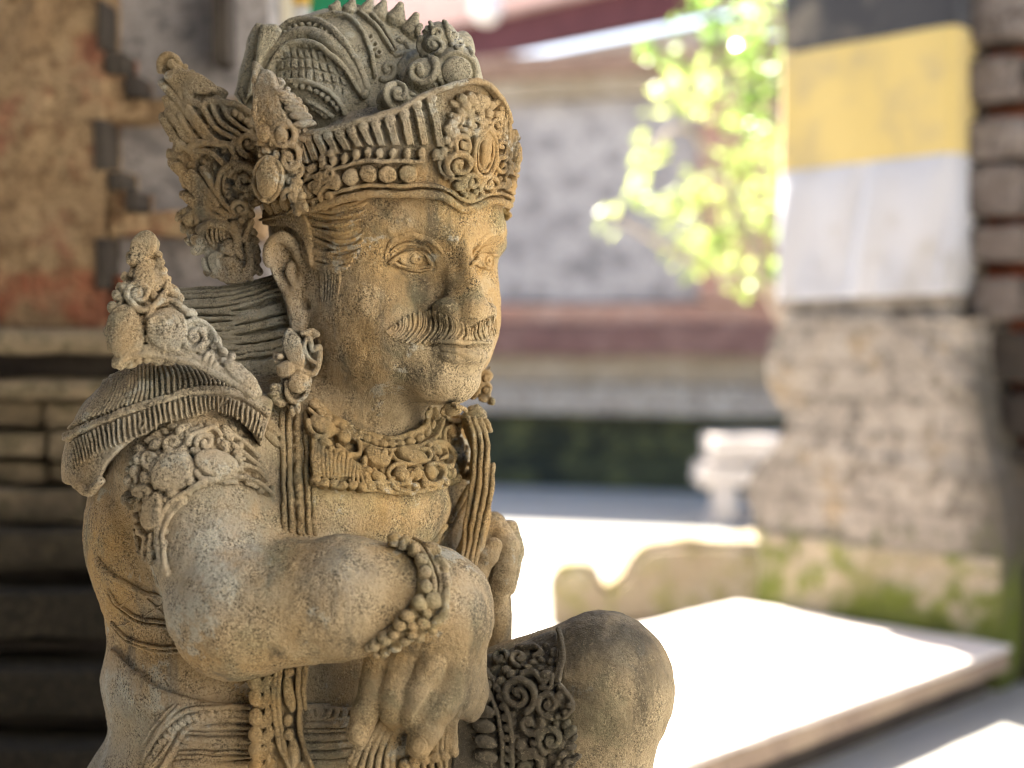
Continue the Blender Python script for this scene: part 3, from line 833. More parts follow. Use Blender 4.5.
_LAT = np.random.RandomState(5).rand(32, 32, 32, 3) * 2 - 1
def vnoise(P, scale):
    q = P / scale + 1000.37; i = np.floor(q).astype(np.int64); f = q - i; f = f * f * (3 - 2 * f); i &= 31; j = (i + 1) & 31
    o = 0
    for a, wa in ((i[:, 0], 1 - f[:, 0]), (j[:, 0], f[:, 0])):
        for b, wb in ((i[:, 1], 1 - f[:, 1]), (j[:, 1], f[:, 1])):
            for c, wc in ((i[:, 2], 1 - f[:, 2]), (j[:, 2], f[:, 2])):
                o = o + _LAT[a, b, c] * (wa * wb * wc)[:, None]
    return o
def hand_cut(P):
    """the unevenness of a hand-carved, weathered block: the same for every part, so that they stay joined"""
    return P + vnoise(P, 47) * 1.6 + vnoise(P, 19) * 1.15 + vnoise(P, 7.3) * 0.55 + vnoise(P, 3.4) * 0.28

def part_mesh(name, cv, vox, mat, parent, base=(0, 0, 0), lo=None, hi=None):
    P, Q = cv.mesh(vox * VOX, lo, hi)
    W = to_world(hand_cut(P)) - STAT_BASE
    me = bpy.data.meshes.new(name)
    me.vertices.add(len(W)); me.vertices.foreach_set("co", W.astype(np.float32).ravel())
    nq = len(Q)
    me.loops.add(nq * 4); me.loops.foreach_set("vertex_index", np.asarray(Q)[:, ::-1].astype(np.int32).ravel())
    me.polygons.add(nq); me.polygons.foreach_set("loop_start", (np.arange(nq) * 4).astype(np.int32))
    me.polygons.foreach_set("use_smooth", np.ones(nq, bool))
    me.update(calc_edges=True); me.validate()
    for i, key in enumerate(("grey", "moss", "dark", "gold")):
        a = me.attributes.new(key, 'FLOAT', 'POINT'); a.data.foreach_set("value", stain_shade(P, key, base[i] if i < len(base) else 0.0))
    me.materials.append(mat)
    o = bpy.data.objects.new(name, me); COL.objects.link(o); o.parent = parent
    return o

DEPTH = 1.8
def sink(d): return Prim(None, (0, 0, 0), (0, 0, 0), 'o', d * DEPTH if d > 0 else d)

class Relief:
    """ornament drawn in pixels on a base surface, raised as rounded ridges, beads and leaves"""
    def __init__(s, base, deep=0.0): s.b = base; s.q = []; s.deep = deep * DEPTH
    def line(s, pts, r0, r1=None, lift=0.15, sm=4, op='u', k=0.6, taper=False):
        p = smooth_line(pts, sm) if sm else np.asarray(pts, float)
        sg = np.hypot(*np.diff(p, axis=0).T)
        if sg.max() > 5:
            L = np.r_[0, np.cumsum(sg)]; t = np.linspace(0, L[-1], int(L[-1] / 3.5) + 2)
            p = np.stack([np.interp(t, L, p[:, 0]), np.interp(t, L, p[:, 1])], 1)
        s.q.append(("l", p, r0, r0 if r1 is None else r1, lift, op, k, taper)); return s
    def groove(s, pts, r, sm=4, k=0.5, lift=-0.3): return s.line(pts, r, r, lift, sm, 's', k)
    def spiral(s, cx, cy, R, a0, turns, sgn=1, r0=2.2, r1=1.4, bead=0.0, lift=0.2, inner=0.12, sq=1.0, rot=0.0):
        n = max(10, int(22 * turns)); t = np.linspace(0, 1, n)
        a = math.radians(a0) + sgn * t * turns * 2 * math.pi; r = R * (1 - t) + R * inner * t
        x = r * np.cos(a); y = r * np.sin(a) * sq
        cr, sr = math.cos(math.radians(rot)), math.sin(math.radians(rot))
        p = np.stack([cx + x * cr - y * sr, cy + x * sr + y * cr], 1)
        s.q.append(("l", p, r0, r1, lift, 'u', 0.6, False))
        if bead: s.bead(cx, cy, bead, bead, 0, bead * 0.9)
        return s
    def bead(s, cx, cy, rx, ry, ang=0, h=2.0, lift=0.0, op='u', k=0.6):
        s.q.append(("b", np.array([[cx, cy]]), rx, ry, ang, h, lift, op, k)); return s
    def leaf(s, x0, y0, x1, y1, w, h=2.5, lift=0.3):
        cx, cy = (x0 + x1) / 2, (y0 + y1) / 2
        s.bead(cx, cy, math.hypot(x1 - x0, y1 - y0) / 2, w, math.degrees(math.atan2(y1 - y0, x1 - x0)), h, lift); return s
    def beads(s, pts, n, r, h=None, asp=1.0, sm=6):
        p = smooth_line(pts, sm); L = np.r_[0, np.cumsum(np.hypot(*np.diff(p, axis=0).T))]
        for t in np.linspace(0, L[-1], n):
            x = np.interp(t, L, p[:, 0]); y = np.interp(t, L, p[:, 1])
            i = min(np.searchsorted(L, t), len(p) - 1); d = p[i] - p[i - 1 if i else 0] if i else p[1] - p[0]
            s.bead(x, y, r * asp, r, math.degrees(math.atan2(d[1], d[0])), h or r * 0.9)
        return s
    def comb(s, A, B, n, r0, r1=None, bow=0.0, lift=0.0, jit=0.0, seed=1):
        """n strands from curve A to curve B"""
        pa = smooth_line(A, 8); pb = smooth_line(B, 8); rg = random.Random(seed)
        for i in range(n):
            t = i / (n - 1)
            a = np.array([np.interp(t * (len(pa) - 1), np.arange(len(pa)), pa[:, q]) for q in (0, 1)])
            b = np.array([np.interp(t * (len(pb) - 1), np.arange(len(pb)), pb[:, q]) for q in (0, 1)])
            d = b - a; nn = np.array([-d[1], d[0]])
            tt = np.linspace(0, 1, max(5, int(np.hypot(*d) / 3)))
            j = rg.uniform(-jit, jit)
            p = a + d * tt[:, None] + nn * (bow * np.sin(tt * math.pi) + j * np.sin(tt * 2 * math.pi))[:, None]
            s.q.append(("l", p, r0, r0 if r1 is None else r1, lift, 'u', 0.4, False))
        return s
    def fill(s, poly, gap, r, seed=1, h=2.6, lift=-1.0):
        """small low leaves and berries in the ground between the large ornaments"""
        rg = random.Random(seed); P_ = np.asarray(poly, float); lo, hi = P_.min(0), P_.max(0); got = []
        for _ in range(int(40 * (hi[0] - lo[0]) * (hi[1] - lo[1]) / gap ** 2)):
            x, y = rg.uniform(lo[0], hi[0]), rg.uniform(lo[1], hi[1])
            c = False
            for i in range(len(P_)):
                (ax, ay), (bx, by) = P_[i], P_[i - 1]
                if (ay > y) != (by > y) and x < ax + (y - ay) / (by - ay) * (bx - ax): c = not c
            if not c or any((x - a) ** 2 + (y - b) ** 2 < gap ** 2 for a, b in got): continue
            got.append((x, y)); f = rg.uniform(0.8, 1.25)
            s.bead(x, y, r * f * rg.uniform(1.0, 1.7), r * f, rg.uniform(0, 180), h, lift * rg.uniform(0.6, 1.3))
        return s
    def prims(s):
        if not s.q: return []
        P, N = s.b.surf(np.concatenate([q[1] for q in s.q]))
        out, i = [], 0
        for q in s.q:
            n = len(q[1]); p, nn, ok = P[i:i + n], N[i:i + n], s.b.ok[i:i + n]; i += n
            if q[0] == "l":
                _, _, r0, r1, lift, op, k, tp_ = q
                t = np.linspace(0, 1, n); r = r0 + (r1 - r0) * t
                if tp_: r = r * (0.25 + 0.75 * np.sin(np.clip(t, 0.02, 0.98) * math.pi) ** 0.7)
                c = p + nn * (r * lift)[:, None]
                keep = np.r_[True, np.linalg.norm(np.diff(c, axis=0), axis=1) < 26] & ok & np.r_[True, ok[:-1]]
                lv = [0.0] if op == 's' or s.deep <= 0 else list(np.arange(0, s.deep + 0.4 * r0, max(1.0, 1.25 * min(r0, 2.4))))
                for z_ in lv:
                    cc = c - nn * z_
                    for m_ in range(n - 1):
                        if keep[m_ + 1]: out.append(cap(cc[m_], cc[m_ + 1], r[m_], r[m_ + 1], op, k))
            else:
                _, _, rx, ry, ang, h, lift, op, k = q
                if not ok[0]: continue
                nv = nn[0]; a = math.radians(ang)
                t = np.array([math.cos(a), 0, -math.sin(a)]); t = t - nv * (t @ nv)
                ln = np.linalg.norm(t); t = t / max(ln, 1e-6)
                b = np.cross(nv, t)
                fx = 1.0
                if s.deep > 0 and op == 'u': out.append(boss(p[0] + nv * h * lift, rx, ry, h, np.stack([t, b, nv]), s.deep, op, k))
                else: out.append(ell(p[0] + nv * h * lift, (rx, ry, h), np.stack([t, b, nv]), op, k))
        return out
# ------------------------------------------------------------------ the kneeling guardian statue
def cr(ox, oy, s): return lambda *pts: [(ox + x / s, oy + y / s) for x, y in pts]
c1 = cr(155, 45, 6.4); c2 = cr(155, 165, 6.4); c3 = cr(230, 0, 6.4); c4 = cr(370, 0, 6.4); c5 = cr(300, 95, 6.4); c6 = cr(410, 95, 6.4)
c7 = cr(250, 200, 6.4); c8 = cr(250, 310, 6.4); d1 = cr(95, 220, 4.267); d2 = cr(110, 400, 4.267); d3 = cr(290, 370, 4.8); d4 = cr(355, 520, 4.8)
d5 = cr(330, 640, 6.0); d6 = cr(440, 620, 4.267); d7 = cr(375, 235, 5.907); d8 = cr(140, 650, 4.267)
BLOBS["grey"] = [(215, 560, 70, .95), (240, 500, 50, .55), (190, 600, 50, .85), (330, 575, 50, .5), (460, 600, 30, .4), (620, 632, 34, .55), (110, 690, 40, .85), (170, 720, 60, .7), (90, 740, 50, .8),
                 (120, 460, 60, .6), (130, 300, 50, .4), (240, 330, 90, 1), (190, 380, 60, .45), (345, 60, 110, .95), (200, 100, 60, .35), (330, 320, 30, .25), (300, 340, 30, .5),
                 (200, 460, 60, .55), (430, 130, 10, .0), (450, 575, 40, .35), (395, 330, 22, .25)]
BLOBS["moss"] = [(262, 585, 30, .6), (280, 560, 26, .5), (250, 640, 24, .3), (430, 560, 26, .5), (275, 400, 14, .9), (300, 500, 60, .35), (620, 620, 40, .25), (350, 500, 40, .35), (440, 25, 40, .4), (450, 215, 24, .45), (500, 215, 16, .6)]
BLOBS["dark"] = [(423, 287, 15, .5), (400, 282, 14, .5), (420, 215, 26, .5), (345, 390, 40, .45), (320, 360, 26, .35), (500, 720, 90, .95), (560, 655, 45, .9), (600, 630, 70, 1.0), (640, 632, 50, 1.0), (570, 700, 50, .85), (655, 665, 36, .75), (620, 720, 60, .55), (560, 720, 45, .6), (590, 680, 40, .35), (500, 560, 30, .5),  # stains, plus shade painted in for contrast at brow, eyes and neck
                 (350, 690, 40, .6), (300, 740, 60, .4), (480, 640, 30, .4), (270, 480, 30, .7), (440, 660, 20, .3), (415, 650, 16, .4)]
BLOBS["gold"] = [(110, 530, 45, .9), (130, 590, 40, .8), (190, 665, 50, .85), (250, 690, 40, .7), (150, 640, 40, .6), (340, 215, 40, .35), (340, 430, 40, .4), (400, 520, 50, .4), (330, 600, 40, .25), (455, 640, 40, .35), (360, 330, 40, .25)]
M_stone = carved_stone("carved golden stone")
M_smooth = carved_stone("smoother carved stone", grain=0.7)
M_crown = carved_stone("carved brown stone", warm=(0.31, 0.22, 0.105), ochre=(0.34, 0.21, 0.075), grain=0.85)
M_grey = carved_stone("lichen grey stone", warm=(0.30, 0.27, 0.185), ochre=(0.31, 0.265, 0.16), grey=(0.37, 0.335, 0.25), base_grey=0.35, grain=0.8)
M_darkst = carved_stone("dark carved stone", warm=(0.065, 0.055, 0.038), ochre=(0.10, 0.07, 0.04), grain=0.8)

statue = empty("guardian_statue", tuple(STAT_BASE))
tag(statue, "carved stone guardian statue with moustache and ornate crown kneeling in the foreground", "statue")

# ---- body: head, torso, arms and raised knee as one continuous figure
B = Carve()
B.add(hell(0, 14, 45, (112, 130, 125)),
      hell(0, 24, -20, (107, 105, 118), k=12),
      hell(0, 50, -80, (84, 90, 52), k=26),
      hell(0, 114, -112, (35, 32, 25), k=18),
      hell(52, 74, -36, (36, 37, 36), k=20), hell(-52, 74, -36, (36, 37, 36), k=20),
      hell(0, 118, -74, (48, 33, 28), k=16),
      hell(46, 98, -58, (27, 25, 24), k=16), hell(-46, 98, -58, (27, 25, 24), k=16))
for sg in (-1, 1):
    B.add(cap(H(10 * sg, 139, 22), H(56 * sg, 120, 36), 9, 9, k=14), cap(H(56 * sg, 120, 36), H(94 * sg, 78, 26), 9, 8, k=14))
    B.add(hell(47 * sg, 140, -2, (30, 29, 20), 's', 17), hell(47 * sg, 92, 1, (27, 24, 19), k=4))
B.add(cap(H(0, 139, 30), H(0, 149, 2), 8.5, 4.8, k=8), cap(H(0, 149, 4), H(0, 165, -46), 4.8, 9, k=3), cap(H(0, 131, 8), H(0, 140, -46), 9, 25, k=12), hell(0, 161, -49, (14, 13, 12.5), k=9),
      hell(22, 143, -49, (12, 17, 11.5), k=3), hell(-22, 143, -49, (13, 18, 12), k=3),
      hell(0, 143, -77, (33, 12, 7), k=3), hell(0, 141, -91, (27, 14, 9), k=3), hell(0, 149, -104, (26, 10, 5), 's', 6))
B.add(cap(S(372, 360, 45), S(366, 445, 30), 57, 60, k=10), cap(S(366, 440, 30), S(360, 490, 30), 62, 82, k=20))
# ear with its long lobe
ear = c7((95, 330), (130, 250), (200, 212), (290, 250), (350, 340), (392, 420), (362, 500), (368, 570), (398, 640), (385, 700), (355, 760), (350, 850), (262, 850), (240, 700), (200, 600), (140, 470))
EW = lambda px, py: -46 + 0.25 * (px - 290) * 0 + 0 * py
B.add(plate(ear, EW, 16, 5, k=5))
B.add(ell(S(*c7((215, 420))[0], -66), (15, 13, 27), Matrix.Rotation(math.radians(-14), 3, 'Y'), 's', 4), ell(S(*c7((345, 672))[0], -64), (5, 9, 6), None, 's', 2))
hx = [S(x, y, -60) for x, y in smooth_line(c7((118, 400), (112, 330), (145, 262), (205, 238), (275, 275), (330, 350), (365, 425)), 4)]
B.add(chain(hx, np.linspace(4.5, 6.0, len(hx)), k=2))
hx = [S(x, y, -58) for x, y in smooth_line(c7((275, 405), (255, 440), (270, 510), (295, 580), (320, 620)), 4)]
B.add(chain(hx, np.linspace(3.5, 3, len(hx)), k=2))
# torso
def yell(c, r, op='u', k=0.0): return ell(c, r, HM, op, k)
T0 = len(B.p)
B.add(yell(S(288, 525, 62), (212, 158, 175), k=20), yell(S(277, 665, 50), (174, 150, 130), k=40), yell(S(268, 800, 50), (196, 160, 110), k=40))
B.add(cap(S(366, 430, 20), S(205, 455, -30), 62, 66, k=40), cap(S(372, 430, 40), S(432, 472, 92), 60, 56, k=40))
B.add(yell(S(395, 505, -40), (60, 30, 46), k=30), yell(S(330, 520, -80), (60, 30, 44), k=30))
TORSO = Carve(B.p[T0:])
# near arm
B.add(cap(S(190, 455, -75), S(232, 590, -125), 70, 58, k=16), ell(S(238, 612, -128), (60, 58, 60), k=14),
      cap(S(245, 607, -135), S(345, 598, -150), 58, 55, k=16), cap(S(345, 598, -150), S(425, 596, -142), 53, 44, k=10))
# near hand: wrist bent down, fingers hanging
B.add(ell(S(445, 612, -140), (44, 36, 54), k=14), cap(S(448, 605, -138), S(452, 690, -132), 35, 27, k=14), cap(S(418, 640, -140), S(408, 668, -142), 30, 24, k=12))
B.add(chain([S(383, 655, -150), S(374, 690, -156), S(366, 712, -156), S(358, 734, -158)], [14.5, 14, 13, 11.5], k=3))
B.add(chain([S(404, 660, -158), S(396, 695, -164), S(395, 712, -160), S(400, 722, -150)], [14, 14, 12.5, 10], k=2))
B.add(chain([S(432, 660, -162), S(420, 692, -168), S(414, 714, -164), S(416, 724, -152)], [14, 14, 13, 10], k=2))
B.add(chain([S(455, 668, -148), S(440, 705, -160), S(428, 728, -164), S(420, 744, -166)], [20, 16, 14, 12], k=4))
B.add(chain([S(470, 650, -128), S(474, 690, -128), S(470, 712, -128)], [16, 13, 10], k=4))
gr = [S(x, y, -181 + (735 - y) * 0.10) for x, y in d5((690, 190), (640, 280), (580, 370), (520, 490))]
B.add(chain(gr, [2, 3.5, 3.5, 3], 's', 2))
# far arm and fist
B.add(cap(S(486, 660, 60), S(488, 600, 40), 26, 24, k=8), ell(S(487, 576, 36), (24, 24, 30), k=8))
B.add(chain([S(494, 524, 40), S(506, 548, 20), S(503, 580, 14), S(491, 606, 22)], [13, 13.5, 12.5, 10], k=2))
B.add(chain([S(508, 530, 50), S(514, 552, 40), S(508, 588, 36)], [11, 11, 9], k=2))
B.add(chain([S(484, 520, 44), S(490, 532, 30), S(486, 552, 24)], [9, 9, 8], k=2))
B.add(chain([S(466, 600, 8), S(476, 572, 2), S(487, 556, -2), S(494, 545, 0)], [13, 12, 10.5, 8], k=3))
THIGH = [cap(S(430, 745, -5), S(598, 685, -45), 72, 66, k=20), ell(S(606, 682, -46), (60, 62, 65), k=16), cap(S(600, 700, -48), S(574, 880, -40), 62, 54, k=20)]
B.add(THIGH)
BODY = B
FACE_LINES = Relief(B)
FACE_LINES.groove(d7((296, 628), (325, 643), (370, 652), (430, 658), (520, 666), (600, 657), (655, 645)), 2.6)
FACE_LINES.groove(d7((485, 60), (512, 20), (520, -10)), 0.9)
for q in [((-20, 235), 0)]: pass
for pts, r in (((80, 165), (145, 112), (230, 90), (305, 114), (345, 175)), 1.7), (((95, 172), (160, 202), (240, 220), (338, 198)), 1.5), (((572, 160), (610, 138), (655, 120), (705, 110)), 1.5), (((590, 184), (640, 198), (695, 202)), 1.3), (((345, 470), (330, 420), (360, 370)), 1.3), (((85, 100), (140, 55), (215, 40), (300, 66), (335, 110)), 1.2):
    FACE_LINES.groove(d7(*pts), r)
B2 = Carve(B.p); B2.add(FACE_LINES.prims())
body = part_mesh("body", B2, 1.2, M_stone, statue, lo=(-470, -240, -470), hi=(190, 150, 300))

# ---- eyes
def eye(up, low, iris, rx, ry, pup, crease, bag, ball):
    cv = Carve(); R = Relief(BODY, 2.0)
    R.bead(*ball, 2.6, 0.3)
    R.line(up, 1.9, 1.5, 1.1, 5); R.line(low, 1.6, 1.3, 0.9, 5)
    RC = Relief(BODY, 2.0); RC.line(crease, 1.6, 1.3, 0.4, 5, taper=True)
    part_mesh("eyelid_fold", Carve(RC.prims()), 0.55, M_smooth, statue)
    if bag: R.line(bag, 1.3, 1.1, 0.3, 5, taper=True)
    cv.add(R.prims())
    R = Relief(Carve(BODY.p + cv.p), 0.0); n = 20
    R.groove([(iris[0] + (rx + 0.4) * math.cos(2 * math.pi * i / n), iris[1] + (ry + 0.4) * math.sin(2 * math.pi * i / n)) for i in range(n + 1)], 1.15, 0)
    R.bead(pup[0], pup[1], 1.7, 1.9, 0, 4.0, 0.0, 's')
    cv.add(R.prims())
    return part_mesh("eye", cv, 0.5, M_smooth, statue)
eye(d7((88, 165), (150, 122), (230, 102), (295, 125), (332, 180)), d7((110, 158), (165, 186), (240, 202), (330, 183)), d7((247, 146))[0], 6.2, 6.6, d7((256, 150))[0], d7((90, 104), (140, 62), (210, 48), (290, 72), (320, 110)), d7((140, 190), (200, 212), (270, 216), (330, 198)), (*d7((225, 150))[0], 18, 8, 6))
eye(d7((578, 168), (610, 148), (650, 132), (690, 122), (722, 128)), d7((580, 168), (630, 184), (680, 190), (715, 182)), d7((674, 156))[0], 4.2, 5.6, d7((674, 155))[0], d7((585, 135), (620, 92), (670, 66), (725, 66)), None, (*d7((655, 158))[0], 13, 8, 4))

# ---- brows: low raised bands
for pts in (d7((60, 120), (90, 50), (150, 10), (230, -5), (310, 20), (380, 70), (400, 100)), d7((575, 120), (610, 60), (660, 15), (715, -8))):
    R = Relief(BODY, 2.0); R.line(pts, 4.2, 3.6, -0.35, 5, taper=True)
    part_mesh("eyebrow", Carve(R.prims()), 0.8, M_smooth, statue)

# ---- lips with a slight smile
R = Relief(BODY, 1.2)
R.line(d7((318, 634), (380, 634), (460, 634), (520, 640), (560, 636), (610, 634), (660, 634)), 2.0, 2.2, 0.3, 5, taper=True)
R.bead(*d7((500, 690))[0], 21, 5.4, 3, 2.6, 0.1); R.bead(*d7((590, 685))[0], 10, 5.2, -8, 2.4, 0.1)
cv = Carve(R.prims()); R2 = Relief(Carve(BODY.p + cv.p)); R2.groove(d7((296, 626), (325, 642), (370, 652), (430, 658), (520, 665), (600, 656), (655, 643)), 1.3, 5); cv.add(R2.prims())
part_mesh("lips", cv, 0.55, M_smooth, statue)

# ---- moustache: a raised sheet on the lip with combed grooves
R = Relief(BODY, 1.2)
MA, MBt = [(391, 330), (402, 322), (416, 316), (431, 314), (445, 318), (458, 321), (470, 328)], [(387, 332), (392, 336), (403, 340), (418, 343), (438, 342), (454, 340), (469, 340)]
NA, NB = [(472, 328), (480, 324), (487, 319), (493, 317), (496, 321)], [(472, 340), (480, 339), (487, 337), (494, 334), (498, 330)]
R.comb(MA, MBt, 17, 2.5, 1.9, -0.16, 0.25); R.comb(NA, NB, 8, 2.2, 1.8, 0.1, 0.25)
cv = Carve(R.prims()); R2 = Relief(Carve(BODY.p + cv.p))
for (A_, B_, n_, bw_) in ((MA, MBt, 22, -0.16), (NA, NB, 9, 0.1)):
    q0 = len(R2.q); R2.comb([(x, y - 1) for x, y in A_], [(x, y + 1) for x, y in B_], n_, 0.85, 0.75, bw_, -0.15)
    R2.q[q0:] = [(t_, p_, r0_, r1_, l_, 's', 0.3, tp_) for (t_, p_, r0_, r1_, l_, o_, k_, tp_) in R2.q[q0:]]
cv.add(R2.prims())
part_mesh("moustache", cv, 0.5, M_smooth, statue)

# ---- hair by the temple and over the ear
R = Relief(BODY, 2.0)
R.comb([(305, 204), (304, 225), (306, 250), (312, 264)], [(366, 196), (363, 226), (357, 250), (345, 268)], 13, 2.4, 1.7, 0.12, 0.5, 0.04, 3)
R.comb(c7((440, 430), (500, 430), (560, 440)), c7((445, 640), (500, 635), (555, 605)), 8, 1.5, 1.2, -0.05, 0.2)
R.comb(c7((165, 40), (130, 90), (120, 150)), c7((400, 300), (405, 350), (408, 400)), 7, 2.6, 2.0, -0.28, 1.5)
part_mesh("side_hair", Carve(R.prims()), 0.8, M_crown, statue)

# ---- long hair falling behind the shoulder
hb = Carve([cap(S(300, 315, 10), S(205, 340, 40), 46, 58), cap(S(290, 350, 0), S(215, 385, 10), 40, 46, k=20)])
R = Relief(hb, 3.0)
R.comb([(165, 290), (160, 335), (176, 380)], [(300, 268), (300, 322), (290, 372)], 22, 2.6, 1.9, 0.05, 0.25, 0.02, 5)
part_mesh("back_hair", Carve(hb.p + [sink(3)] + R.prims()), 1.1, M_grey, statue, (0.9, 0, 0.15))

# ---- helmet dome with arch, lattice and crest
CR = Carve([hell(0, -46, 172, (114, 114, 105)), hell(-6, -100, 156, (88, 56, 92), k=14)])
back = c3((35, 600), (75, 420), (120, 260), (150, 190), (185, 155), (205, 160), (205, 300), (150, 520), (90, 680))
PLATES = [plate(back, lambda a, b: 35.0 + 0 * a, 60, 4)]
back2 = c3((205, 165), (300, 165), (335, 200), (200, 400), (140, 600), (100, 640), (150, 400))
PLATES.append(plate(back2, lambda a, b: 10.0 + 0 * a, 52, 4, k=2))
helm_base = Carve(list(CR.p))
R = Relief(helm_base, 2.0)
arch_o = c3((180, 420), (240, 300), (330, 200), (430, 145), (520, 130), (620, 170), (710, 250), (780, 350), (840, 460), (880, 570))
arch_i = c3((240, 440), (300, 350), (380, 285), (480, 262), (570, 285), (650, 345), (720, 420), (780, 510), (830, 590))
R.line(arch_o, 3.4, 3.4, 0.55, 6); R.line(arch_i, 2.4, 2.4, 0.35, 6)
am = [((a[0] + b[0]) / 2, (a[1] + b[1]) / 2) for a, b in zip(smooth_line(arch_o, 6)[::2], [smooth_line(arch_i, 6)[min(int(i * 49 / 54), 48)] for i in range(0, 55, 2)])]
R.line(am, 6.0, 6.0, -0.45, 3)
R.beads(c3((205, 410), (262, 305), (345, 220), (440, 168), (520, 155), (605, 190), (690, 268), (755, 360), (812, 465), (850, 560)), 24, 2.5, 2.4, 1.0)
R.line(c3((360, 505), (470, 520), (570, 550), (660, 620), (720, 700), (740, 740)), 2.6, 2.6, 0.4)
R.beads(c3((420, 540), (520, 575), (610, 630), (680, 700)), 8, 3.2, 2.6)
R.line(c3((485, 650), (560, 690), (640, 740)), 2.2, 2.2, 0.4)
R.beads(c3((520, 690), (600, 740)), 4, 3, 2.5)
R.line(c3((530, 105), (640, 90), (750, 105), (830, 170), (900, 300), (930, 480)), 2.0, 2.4, 0.1)      # bands over the dome
R.line(c3((740, 65), (800, 60), (880, 120), (950, 190), (1000, 260), (1040, 330)), 1.8, 1.8, 0.3)
R.line(c3((770, 45), (830, 50), (900, 95), (970, 165), (1020, 240), (1060, 310)), 1.8, 1.8, 0.3)
R.spiral(*c3((928, 285))[0], 2.8, 0, 1, 1, 0.9, 0.9, 0, 0.3, 1.0); R.spiral(*c3((900, 240))[0], 2.6, -70, .5, 1, 0.9, 0.9, 0, 0.3, 1.0); R.spiral(*c3((955, 340))[0], 2.8, 200, .8, -1, 1.0, 0.9, 0, 0.3, 1.0)
CR.add(sink(2.0)); CR.add(R.prims()); CR.add(PLATES)
R = Relief(Carve(list(CR.p)))
arch_poly = c3((262, 470), (300, 360), (380, 297), (480, 275), (565, 298), (645, 358), (712, 430), (770, 520), (800, 590), (720, 600), (600, 520), (480, 492), (360, 478))
def inside(x, y):
    r_ = False
    for i_ in range(len(arch_poly)):
        (ax_, ay_), (bx_, by_) = arch_poly[i_], arch_poly[i_ - 1]
        if (ay_ > y) != (by_ > y) and x < ax_ + (y - ay_) / (by_ - ay_) * (bx_ - ax_): r_ = not r_
    return r_
def clipped(fx, fy):
    seg = []
    for t in np.linspace(0, 1, 60):
        q_ = (fx(t), fy(t))
        if inside(*q_): seg.append(q_)
        else:
            if len(seg) > 2: R.groove(seg, 1.5, 0, 0.4, -0.6)
            seg = []
    if len(seg) > 2: R.groove(seg, 1.5, 0, 0.4, -0.6)
for i in range(7):
    clipped(lambda t: 262 + 100 * t, lambda t: 44 + 10.5 * i + 30 * (t - 0.42) ** 2 + 7 * t)
for i in range(15):
    clipped(lambda t: 250 + 8.2 * i + (12 - 2.6 * i) * (t - 0.2), lambda t: 100 - 62 * t)
CR.add(R.prims())
for (x, y, r, h_) in [(369, 6, 9, 10), (382, 8, 9, 12), (399, 11, 10, 14), (413, 22, 10, 17), (352, 5, 8, 7), (337, 6, 7, 5)]:  # crest cones
    p = S(x, y, 0); n_ = np.array([0.35, -0.2, 0.9]); n_ /= np.linalg.norm(n_)
    CR.add(cap(p - n_ * h_ * 0.6, p + n_ * h_ * 0.35, r, 3.6, k=1.5))
# scrolls massed at the front of the dome
for (x, y, rx, ry, w) in [(425, 80, 22, 20, -75), (455, 72, 24, 24, -70), (440, 45, 20, 22, -55), (462, 55, 12, 22, -35), (395, 100, 18, 14, -92), (468, 82, 14, 14, -55)]:
    CR.add(ell(S(x, y, w + 16), (rx, 24, ry), None, 'u', 5))
R = Relief(Carve(list(CR.p)), 1.6)
R.spiral(*c4((320, 455))[0], 21, 150, 1.35, 1, 4.2, 3.0, 4.5, 0.5, 0.2); R.spiral(*c4((170, 600))[0], 13, 100, 1.3, 1, 3.0, 2.4, 4, 0.5, 0.2)
n = 22; ox, oy = c4((545, 460))[0]
R.line([(ox + 20 * math.cos(a) * 0.95, oy + 18 * math.sin(a)) for a in np.linspace(0, 6.283, n)], 2.8, 2.8, 0.5, 0)
R.bead(ox, oy, 14.5, 13.5, 30, 6, 0.2)
R.spiral(*c4((405, 290))[0], 14, 210, 1.3, -1, 3.2, 2.4, 4.2, 0.5, 0.2); R.spiral(*c4((350, 180))[0], 8, 0, 1.1, -1, 2.4, 1.6, 2.4, 0.5, 0.2)
R.spiral(*c4((440, 215))[0], 6.5, 180, 1.0, 1, 2.0, 1.5, 2, 0.5); R.line(c4((300, 250), (290, 200), (330, 150), (390, 115), (440, 110), (490, 160), (505, 220), (520, 300)), 2.8, 2.6, 0.6)
R.spiral(*c4((560, 300))[0], 7, 200, 1.1, 1, 2.6, 1.8, 3, 0.5); R.line(c4((575, 255), (620, 300), (650, 360), (640, 400)), 2.6, 2.0, 0.5); R.bead(*c4((540, 220))[0], 3.4, 4.2, 0, 3.5)
R.spiral(*c4((110, 450))[0], 10, 120, 1.0, -1, 3.0, 2.2, 3, 0.4); R.line(c4((180, 270), (200, 260), (240, 320)), 3.4, 2, 0.4); R.line(c4((160, 360), (240, 335), (330, 350), (400, 400)), 2.6, 2.0, 0.4)
R.line(c4((250, 600), (330, 600), (400, 570), (410, 540)), 2.2, 1.6, 0.4); R.bead(*c4((70, 690))[0], 6, 4, 0, 3.5); R.bead(*c4((20, 660))[0], 7, 5, 0, 3); R.bead(*c3((860, 600))[0], 5, 4.5, 0, 3.4)
CR.add(R.prims())
helmet = part_mesh("helmet", CR, 0.8, M_grey, statue, (0.55, 0.25, 0.05), lo=(-300, -160, 200), hi=(20, 200, 420))

